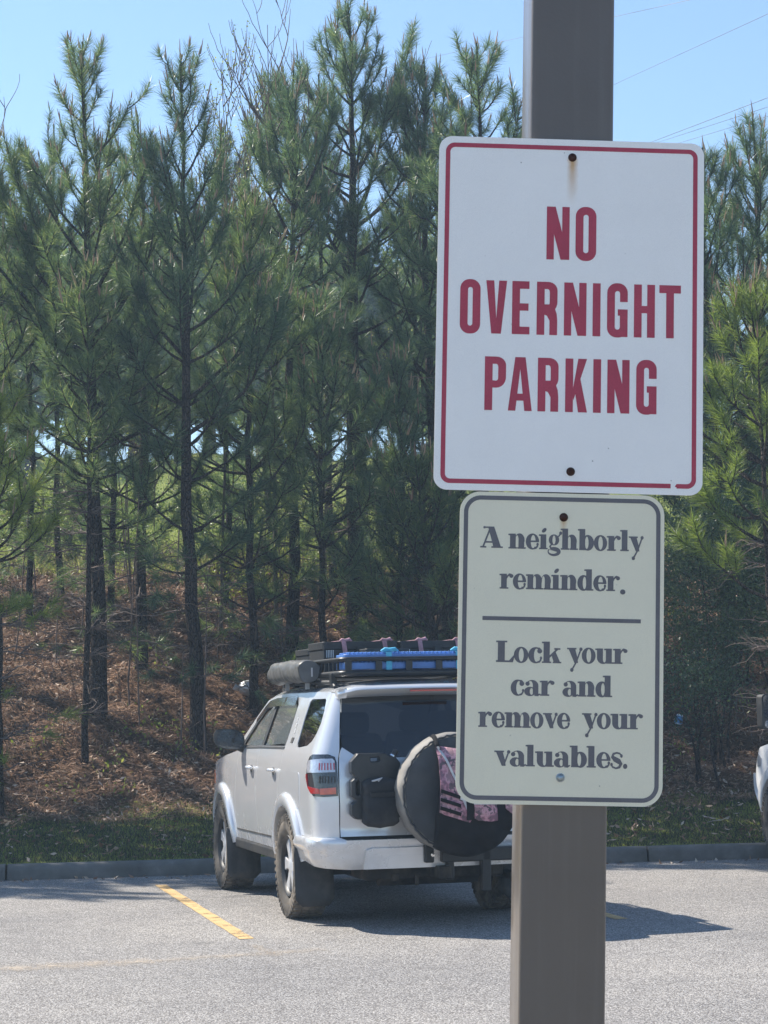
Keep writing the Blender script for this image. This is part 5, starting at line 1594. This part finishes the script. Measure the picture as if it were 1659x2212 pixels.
# rolled awning hanging on the left rail
aw = on_car('rolled_awning', (-.738, -.10, 1.895))
m = MB()
L_ = 1.2
ra = random.Random(4)
def awn(u, v):
    a = 2 * PI * v
    e = 1 - .10 * math.exp(-u * 40) - .1 * math.exp(-(1 - u) * 40)
    r1, r2 = .09, .09
    w_ = 1 + .05 * math.sin(u * 23 + 3 * math.sin(a * 2)) * math.sin(a * 1.5 + 1) + .022 * math.sin(u * 61 + a * 3) + .025 * math.sin(a * 5 + u * 11) - .06 * math.exp(-((u - .55) / .05) ** 2)
    ca, sa = math.cos(a), math.sin(a)
    return Vector((r1 * e * w_ * math.copysign(abs(ca) ** .8, ca), u * L_, r2 * e * w_ * math.copysign(abs(sa) ** .8, sa) + .012 * math.sin(u * 3)))
m.grid(awn, 70, 25); m.add([awn(0, i / 24) + Vector((0, -.004, 0)) for i in range(24)], [tuple(range(24))]); m.add([awn(1, i / 24) for i in range(24)], [tuple(range(23, -1, -1))])
m.build('bag', M_VINYL, aw, 50)
m = MB(); m.box((.02, -.012, -.005), (.012, .008, .07)); m.build('zip_pull', M_SILVT, aw)
m = MB(); m.grid(lambda u, v: awn(.0, u) * Vector((1.03, 1, 1.03)).x * 1.0 + Vector((0, -.004 + .02 * v, 0)), 25, 2); m.build('end_piping', M_CASE, aw, 60)
for y_ in (.2, .95):
    m = MB(); m.box((.08, y_, -.055), (.10, .04, .05)); m.box((.03, y_, -.10), (.03, .035, .07)); m.build('bracket', M_ALU, aw)
tag(aw, 'black vinyl bag of a rolled awning along the left roof edge of the SUV', 'awning')

# blue traction boards stacked across the tail of the rack
for k, (dz, lab) in enumerate(((0, 'lower blue plastic traction board strapped across the rack tail'), (.062, 'upper blue plastic traction board with studded top across the rack tail'))):
    bo_ = on_car('traction_board', (.0, -.60, 1.895 + dz))
    m = MB()
    pr = rrect(-.615, -.155, .615, .155, .06, 5)
    m.prism([pr], [rrect(-.50, -.04, -.40, .04, .02, 3), rrect(.40, -.04, .50, .04, .02, 3)], 0, .05, Matrix.Identity(4))
    m.build('board', M_BLUE, bo_, 40, .008)
    st = MB()
    for i in range(36):
        for j in range(6):
            x_ = -.57 + i * 1.14 / 35; y_ = -.135 + j * .27 / 5
            st.lathe([(.048, .013), (.064, .011), (.068, .004)], Matrix.Translation((x_, y_, 0)), 6)
    st.build('studs', M_BLUE, bo_, 50)['kind'] = 'stuff'
    if k == 0:
        m = MB()
        for i in range(7): m.box((-.5 + i / 6, -.157, .025), (.10, .006, .022))
        m.build('edge_slots', M_BLUE, bo_)
    tag(bo_, lab, 'board', 'traction boards on the rack')
for x_, lab in ((-.27, 'light blue strap around the boards nearer the awning'), (.28, 'light blue strap around the boards beside the cream sign'),):
    so = on_car('strap', (x_, -.60, 1.885))
    m = MB()
    lp = [(0, -.165, -.01), (0, -.168, .06), (0, -.165, .135), (0, -.1, .140), (0, .1, .140), (0, .165, .135), (0, .168, .06), (0, .165, -.01)]
    V = []
    for i, p in enumerate(lp):
        V += [(-.022, p[1], p[2]), (.022, p[1], p[2])]
    m.add(V, [(2 * i, 2 * i + 1, 2 * i + 3, 2 * i + 2) for i in range(len(lp) - 1)])
    b_ = m.build('webbing', M_STRAPB, so)
    md = b_.modifiers.new('solid', 'SOLIDIFY'); md.thickness = .004
    m = MB(); m.tube([(-.05, -.12, .142), (-.02, -.13, .155), (.02, -.11, .15), (.06, -.13, .158), (.09, -.10, .146)], [.01, .018, .02, .016, .006], 7); m.build('knot', M_STRAPB, so, 60)
    tag(so, lab, 'strap')

# black storage cases on the rack
def case(name, x0, x1, y0, y1, z0, z1, lab, pinks, latch=True):
    o = on_car(name, ((x0 + x1) / 2, (y0 + y1) / 2, z0))
    W_, D_, H_ = x1 - x0, y1 - y0, z1 - z0
    m = MB(); m.prism([rrect(-W_ / 2, -D_ / 2, W_ / 2, D_ / 2, .025, 3)], [], 0, H_ * .74, Matrix.Identity(4)); m.build('tub', M_CASE, o, 40, .008)
    m = MB(); m.prism([rrect(-W_ / 2 - .008, -D_ / 2 - .008, W_ / 2 + .008, D_ / 2 + .008, .03, 3)], [], H_ * .75, H_, Matrix.Identity(4)); m.build('lid', M_CASE, o, 40, .012)
    for i in range(5):
        m = MB(); m.box((-W_ / 2 + .025 + i * .013, -D_ / 2 - .004, H_ * .60), (.005, .01, H_ * .25)); m.build('grip_rib', M_ALU, o)
    for x_ in (-W_ / 2 + .01, W_ / 2 - .01):
        m = MB(); m.box((x_, -D_ / 2 - .006, H_ * .45), (.02, .014, H_ * .85)); m.build('corner_post', M_CASE, o, None, .004)
    if latch:
        m = MB(); m.box((0, -D_ / 2 - .014, H_ * .72), (.07, .014, .05)); m.build('latch', M_CASE, o, None, .005)
    for px_ in pinks:
        m = MB()
        V = []
        for p in ((-D_ / 2 - .02, -.02), (-D_ / 2 - .018, H_ * .5), (-D_ / 2 - .014, H_ + .004), (-D_ / 4, H_ + .012), (D_ / 4, H_ + .012), (D_ / 2 + .014, H_ + .004), (D_ / 2 + .014, 0)):
            V += [(px_ - .018 + (.02 - p[1] * .12), p[0], p[1]), (px_ + .018 + (.02 - p[1] * .12), p[0], p[1])]
        m.add(V, [(2 * i, 2 * i + 1, 2 * i + 3, 2 * i + 2) for i in range(6)])
        q = m.build('pink_strap', M_PINK, o); md = q.modifiers.new('solid', 'SOLIDIFY'); md.thickness = .004
        m = MB(); m.tube([(px_ - .04, -D_ / 2 + .01, H_ + .004), (px_ - .02, -D_ / 2, H_ + .014), (px_ + .01, -D_ / 2 + .01, H_ + .010), (px_ + .04, -D_ / 2, H_ + .018), (px_ + .06, -D_ / 2 + .01, H_ + .006)], [.006, .014, .012, .015, .006], 6); m.build('strap_tail', M_PINK, o, 60)
    tag(o, lab, 'case')
    return o
case('storage_case', -.62, -.02, -.10, .42, 1.89, 2.125, 'black storage case on the rack nearest the awning', (-.13, .20))
case('storage_case', .0, .62, -.10, .42, 1.89, 2.125, 'black storage case on the rack beside the cream sign', (-.14, .17))
case('storage_case', -.34, .0, -.36, -.13, 1.89, 2.06, 'low soft black case between the blue boards and left storage case', (), False)
case('storage_case', -.60, .60, .50, 1.0, 1.89, 2.09, 'long black storage case at the front of the rack', ())

# flat fuel can on the tailgate
can = on_car('fuel_can', (-.495, -1.135, .80))
MXc = Matrix(((1, 0, 0, 0), (0, 0, -1, 0), (0, 1, 0, 0), (0, 0, 0, 1)))
W_ = .185; H_ = .475
o_ = [(-W_ + .035, 0), (W_ - .02, 0), (W_, .02), (W_, .40), (W_ - .035, .445), (W_ - .09, .455), (W_ - .11, H_), (-W_ + .05, H_), (-W_, H_ - .06), (-W_, .335), (-W_ + .025, .315), (-W_ + .025, .295), (-W_, .275), (-W_, .165), (-W_ + .03, .145), (-W_ + .03, .13), (-W_, .11), (-W_, .03)]
m = MB(); m.prism([o_], [rrect(-.04, .415, .03, .445, .012, 4), rrect(-W_ + .035, .175, -W_ + .062, .275, .012, 4)], -.045, .045, MXc); cb = m.build('can_body', M_CAN, can, 35, .014)
m = MB(); m.lathe([(0, .030), (.035, .030), (.04, .024), (.075, .022), (.08, .0)], Matrix.Translation((.125, 0, .43)) @ Matrix.Rotation(rad(35), 4, 'Y'), 14)
m.build('spout_cap', M_CAN, can, 40)
m = MB(); m.lathe([(.0, .027), (.012, .027)], Matrix.Translation((.135, -.01, .445)) @ Matrix.Rotation(rad(35), 4, 'Y'), 14); m.build('cap_ring', M_CHROME, can, 40)
m = MB(); m.box((.02, .055, .20), (.32, .03, .36)); m.build('mount_plate', M_RACK, can)
tag(can, 'flat black fuel can mounted on the left of the tailgate', 'fuel can')
po_ = on_car('nylon_pouch', (-.475, -1.20, .735))
m = MB()
def pouch(u, v):
    a = 2 * PI * u; f = math.sin(PI * min(1, max(0, v)))
    ca, sa = math.cos(a), math.sin(a)
    k = min(1., (f * 2.6)) ** .3
    z_ = .37 * v
    bul = .075 + .02 * math.exp(-((v - .38) / .25) ** 2) - .015 * math.exp(-((v - .66) / .05) ** 2)
    return Vector((.132 * k * math.copysign(abs(ca) ** .3, ca) + .003 * math.sin(v * 30 + a * 3), bul * k * math.copysign(abs(sa) ** .6, sa), z_))
m.grid(pouch, 41, 25); m.build('pouch_body', M_POUCH, po_, 60)
m = MB(); m.box((0, -.084, .245), (.19, .012, .035), Matrix.Rotation(rad(8), 3, 'X')); m.build('flap_seam', M_POUCH, po_, None, .005)
m = MB(); m.tube([(-.09, -.05, .335), (-.04, -.075, .35), (.0, -.06, .362), (-.03, -.07, .34)], .007, 6); m.build('draw_cord', M_SILVT, po_, 60)
m = MB(); m.box((.134, -.02, .12), (.004, .02, .065)); m.build('side_label', M_PINK, po_)
tag(po_, 'scuffed black nylon pouch hanging in front of the fuel can', 'bag')

# spare wheel in a vinyl cover, carried on a black swing arm: bolted parts of the car
SPX, SPY, SPZ, SPR = .045, -1.36, .985, .432
m = MB()
T = Matrix.Translation((SPX, SPY, SPZ)) @ Matrix.Rotation(PI / 2, 4, 'X')       # lathe axis to the rear
m.lathe([(-.16, .0), (-.16, .30), (-.155, .37), (-.13, .415), (-.08, SPR), (.02, SPR), (.075, SPR - .008), (.10, SPR - .03)], T, 64)
nb = len(m.v)
m.lathe([(.1005, SPR - .031), (.112, SPR - .07), (.118, .2), (.118, .0)], T, 64)
V = []
for q in m.v:                                           # slack, puckered vinyl
    d = Vector(q) - Vector((SPX, SPY, SPZ)); a = math.atan2(d.z, d.x); r_ = math.hypot(d.x, d.z)
    k = 1 + .006 * math.sin(a * 46) * (r_ > .36) + .004 * math.sin(a * 17 + 1)
    V.append((SPX + d.x * k, q[1] + .004 * math.sin(a * 9) * (r_ > .2), SPZ + d.z * k))
m.v = V
band = MB(); band.v = m.v[:nb]; band.f = [f for f in m.f if max(f) < nb]
face = MB(); face.v = m.v[nb:]; face.f = [tuple(i - nb for i in f) for f in m.f if min(f) >= nb]
spw = band.build('spare_wheel_cover', M_BAND, suv, 45)
face.build('cover_face', M_COVER, spw, 45)
m = MB()
pts = []
for i in range(97):
    a = 2 * PI * i / 96
    pts.append((SPX + (SPR - .018 + .004 * math.sin(a * 40)) * math.cos(a), SPY - .098 + .004 * math.sin(a * 23), SPZ + (SPR - .018 + .004 * math.sin(a * 40)) * math.sin(a)))
m.tube(pts, .008, 6, False); m.build('cover_piping', M_COVER, spw, 60)
m = MB(); m.box((SPX, -1.15, SPZ), (.16, .22, .16)); m.box((SPX + .28, -1.16, .56), (.07, .08, .62)); m.box((SPX + .42, -1.15, .52), (.95, .10, .10)); m.box((-.10, -1.14, .535), (.07, .06, .13)); m.box((.06, -1.12, .42), (.06, .08, .16))
m.build('swing_arm', M_RACK, suv, None, .01)
m = MB(); m.lathe([(0, .015), (.03, .015), (.032, 0)], Matrix.Translation((-.085, -1.17, .53)) @ Matrix.Rotation(PI / 2, 4, 'X'), 10); m.build('hitch_pin', M_CHROME, suv, 40)

# trash bag strapped over the spare wheel
bag = on_car('trash_bag', (SPX + .03, SPY - .125, SPZ))
def bagsurf(x, z):
    """bulging front of the bag, local y toward the rear is negative"""
    r2 = (x / .42) ** 2 + ((z + .06) / .40) ** 2
    return -.125 * max(0, 1 - r2) ** .5 - .02 - .012 * math.sin(x * 23 + z * 9) - .006 * math.sin(z * 38 + x * 7)
def bag_piece(name, out, mat, lift, thick=.006, step=.03):
    P = densify(out, step)
    x0, x1 = min(p[0] for p in P), max(p[0] for p in P); z0, z1 = min(p[1] for p in P), max(p[1] for p in P)
    A = np.array(P)
    ex = [(gx, gz) for gx in np.arange(x0, x1, step) for gz in np.arange(z0, z1, step) if inside(P, gx, gz) and np.min(np.hypot(A[:, 0] - gx, A[:, 1] - gz)) > step * .5]
    V2, T = cdt_fill([P], lambda x, y: inside(P, x, y), ex)
    n = len(V2)
    V = [(x, bagsurf(x, z) - lift, z) for x, z in V2] + [(x, bagsurf(x, z) - lift + thick, z) for x, z in V2]
    F = [tuple(f) for f in T] + [(b, a, a + n, b + n) for a, b in boundary_edges(T)]
    return mesh_obj(name, V, F, mat, bag, 50)
rnd = [(.41 * math.cos(a), -.03 + .425 * math.sin(a)) for a in np.linspace(rad(236), rad(368), 24)]
bag_piece('bag_body', rnd + [(.40, .12), (-.19, .12), (-.215, -.05), (-.225, -.2)], M_BAGB, .0, .09)
bag_piece('camo_flap', [(-.205, .34), (-.02, .31), (.08, .30), (.12, -.02), (.0, -.21), (-.185, -.15), (-.225, -.13)], M_CAMO, .012)
bag_piece('camo_pocket', [(.02, .0), (.20, .0), (.205, -.20), (.15, -.205), (.06, -.195), (.03, -.18)], M_CAMO, .022)
bag_piece('camo_side', [(.27, .02), (.35, .0), (.36, -.10), (.33, -.16), (.275, -.12)], M_CAMO, .018)
bag_piece('silver_tape', [(.02, -.055), (.204, -.06), (.204, -.085), (.02, -.08)], M_SILVT, .031)
bag_piece('silver_tape', [(-.075, -.015), (-.01, -.045), (-.01, -.07), (-.08, -.04)], M_SILVT, .022)
for k in range(3):
    z0 = .055 - k * .06
    bag_piece('webbing_strip', [(-.215 - k * .004, z0 - .02), (-.07, z0 - .07), (-.075, z0 - .095), (-.218 - k * .004, z0 - .045)], M_BAGB, .024)
bag_piece('zip_edge', [(-.208, .345), (-.188, .34), (.012, -.17), (-.008, -.175), (-.105, .09)], M_SILVT, .02)
bag_piece('strap_band', [(-.03, .06), (.025, .06), (.02, -.19), (-.03, -.19)], M_BAGB, .03)
bag_piece('strap_band', [(.205, .06), (.265, .06), (.265, -.20), (.205, -.20)], M_BAGB, .03)
m = MB()
m.tube([(-.2, -.03, .34), (-.2, .0, .375), (-.19, .10, .405), (-.18, .22, .38)], .018, 6); m.build('top_strap', M_BAGB, bag, 60)
tag(bag, 'pink camouflage and black trash bag strapped over the spare wheel', 'bag')

# ------------------------------------------------------------------ second vehicle at the right edge
rt = Vector((math.cos(CAR_YAW), math.sin(CAR_YAW), 0)); fw = Vector((-math.sin(CAR_YAW), math.cos(CAR_YAW), 0))
van_o = Vector(CAR_O) + rt * 5.68 + fw * .35
van = build_suv('parked_white_vehicle', tuple(van_o), CAR_YAW, M_WPAINT, True)
tag(van, 'white vehicle cut off at the right edge with tall towing mirror', 'car')

# ------------------------------------------------------------------ litter
def ground_at(px, py):
    """first point of the bank along a photograph ray"""
    d = ray(px, py)
    for k in np.arange(20.6, 60, .02):
        p = Vector((0, 0, CAM_Z)) + d * k
        if p.z <= float(terrain(np.array(p.x), np.array(p.y))): return p
    return p
t = NT('crumpled_foil')
v = t.coord()
t.set(base=t.ramp(t.noise(v, 9, 4), [(.3, (.42, .42, .43)), (.7, (.66, .66, .67))]), metal=.55, rough=.32)
t.bump(t.noise(v, 22, 5), .7, .02)
M_FOIL = t.m
p = ground_at(541, 1505)
fb = empty('foil_balloon', p + Vector((0, -.05, .11)), .3)
m = MB()
def ball(u, v):
    a = 2 * PI * u; b = PI * v
    k = 1 + .05 * math.sin(a * 6 + b * 4) + .04 * math.sin(a * 11 - b * 7) + .03 * math.sin(b * 13)
    return Vector((.125 * math.cos(b) * k - .02, .10 * math.sin(b) * math.cos(a) * k, .10 * math.sin(b) * math.sin(a) * k))
m.grid(ball, 33, 17); m.build('balloon_body', M_FOIL, fb, 60)
m = MB(); m.add([(-.11, 0, .02), (-.19, .01, .06), (-.21, -.01, .02), (-.23, .0, -.01), (-.19, .0, -.03), (-.11, 0, -.03), (-.15, -.02, .0)], [(0, 1, 6), (1, 2, 6), (2, 3, 6), (3, 4, 6), (4, 5, 6), (5, 0, 6)])
q = m.build('balloon_tail', M_FOIL, fb); md = q.modifiers.new('solid', 'SOLIDIFY'); md.thickness = .006
tag(fb, 'crumpled silver foil balloon lying on the bank above the SUV hood', 'balloon')
p = ground_at(1464, 1566)
cup = empty('paper_cup', p + Vector((0, -.02, .0)), 0)
cup.rotation_euler = (rad(-8), rad(14), 0)
t = NT('blue_cup')
v = t.coord(); sp = t.n('SeparateXYZ'); t.l(v, sp.inputs[0])
c = t.ramp(t.math('ADD', t.math('MULTIPLY', sp.outputs[2], 7.), t.math('MULTIPLY', t.noise(v, 20, 2), .25)), [(.12, (.75, .78, .8)), (.3, (.08, .26, .50)), (.85, (.10, .30, .55)), (.95, (.75, .78, .8))])
t.set(base=c, rough=.4)
m = MB(); m.lathe([(0, .056), (.004, .059), (.008, .056), (.13, .040), (.134, .036), (.130, .0)], Matrix.Identity(4), 24); m.build('cup_wall', t.m, cup, 40)
tag(cup, 'blue and white cup lying upside down on the bank right of the signs', 'cup')
p = ground_at(1552, 1782)
m = MB(); m.tube([(-.12, 0, .03), (-.05, .01, .045), (.03, .0, .05), (.10, -.01, .08), (.12, 0, .085)], [.004, .006, .005, .006, .004], 6); m.tube([(.03, 0, .05), (.0, .03, .06)], [.004, .002], 5)
tw = m.build('fallen_twig', simple('pale_wood', (.42, .36, .30), .8), None, 60); tw.location = p
tag(tw, 'pale fallen twig on the grass strip right of the post', 'twig')

# ------------------------------------------------------------------ power lines
M_WIRE = simple('wire', (.16, .16, .17), .5, .5)
def wire(a, da, b, db, ext, lab, r_=.007):
    A = at(a[0], a[1], da); B = at(b[0], b[1], db)
    d = B - A
    P0 = A - d * ext[0]; P1 = B + d * ext[1]
    n = 24
    pts = []
    for i in range(n + 1):
        f = i / n
        pts.append(P0.lerp(P1, f) - Vector((0, 0, 1)) * (.0 * f * (1 - f)))
    m = MB(); m.tube(pts, r_, 6)
    o = m.build('power_line', M_WIRE, None, 60)
    tag(o, lab, 'wire', 'overhead wires')
    return P0, P1
ends = [wire((1130, 80), 66, (1490, 0), 52, (1.6, .9), 'highest overhead wire, crossing behind the post top'),
        wire((1330, 181), 62, (1659, 30), 48, (1.5, .6), 'second overhead wire, falling left from the right edge'),
        wire((1420, 302), 64, (1659, 211), 52, (2.0, .6), 'upper of the three close wires above the white sign corner', .009),
        wire((1432, 304), 64, (1659, 231), 52, (2.0, .6), 'middle of the three close wires above the white sign corner'),
        wire((1480, 305), 64, (1659, 251), 52, (2.0, .6), 'lowest of the three close wires above the white sign corner')]
# ------------------------------------------------------------------ thin bluish volume added to lift dark tones like lens veil
t = NT('lens_veil_air')
t.t.nodes.remove(t.b)
vol = t.n('VolumePrincipled')
vol.inputs['Color'].default_value = (.57, .78, 1.0, 1)
vol.inputs['Density'].default_value = .0018
vol.inputs['Anisotropy'].default_value = .2
t.l(vol.outputs[0], t.out.inputs['Volume'])
m = MB(); m.box((0, 50, 17), (860, 960, 36))
hz = m.build('lens_veil', t.m)
tag(hz, 'thin bluish volume added to imitate lens veil', 'lens_veil', None, 'stuff')
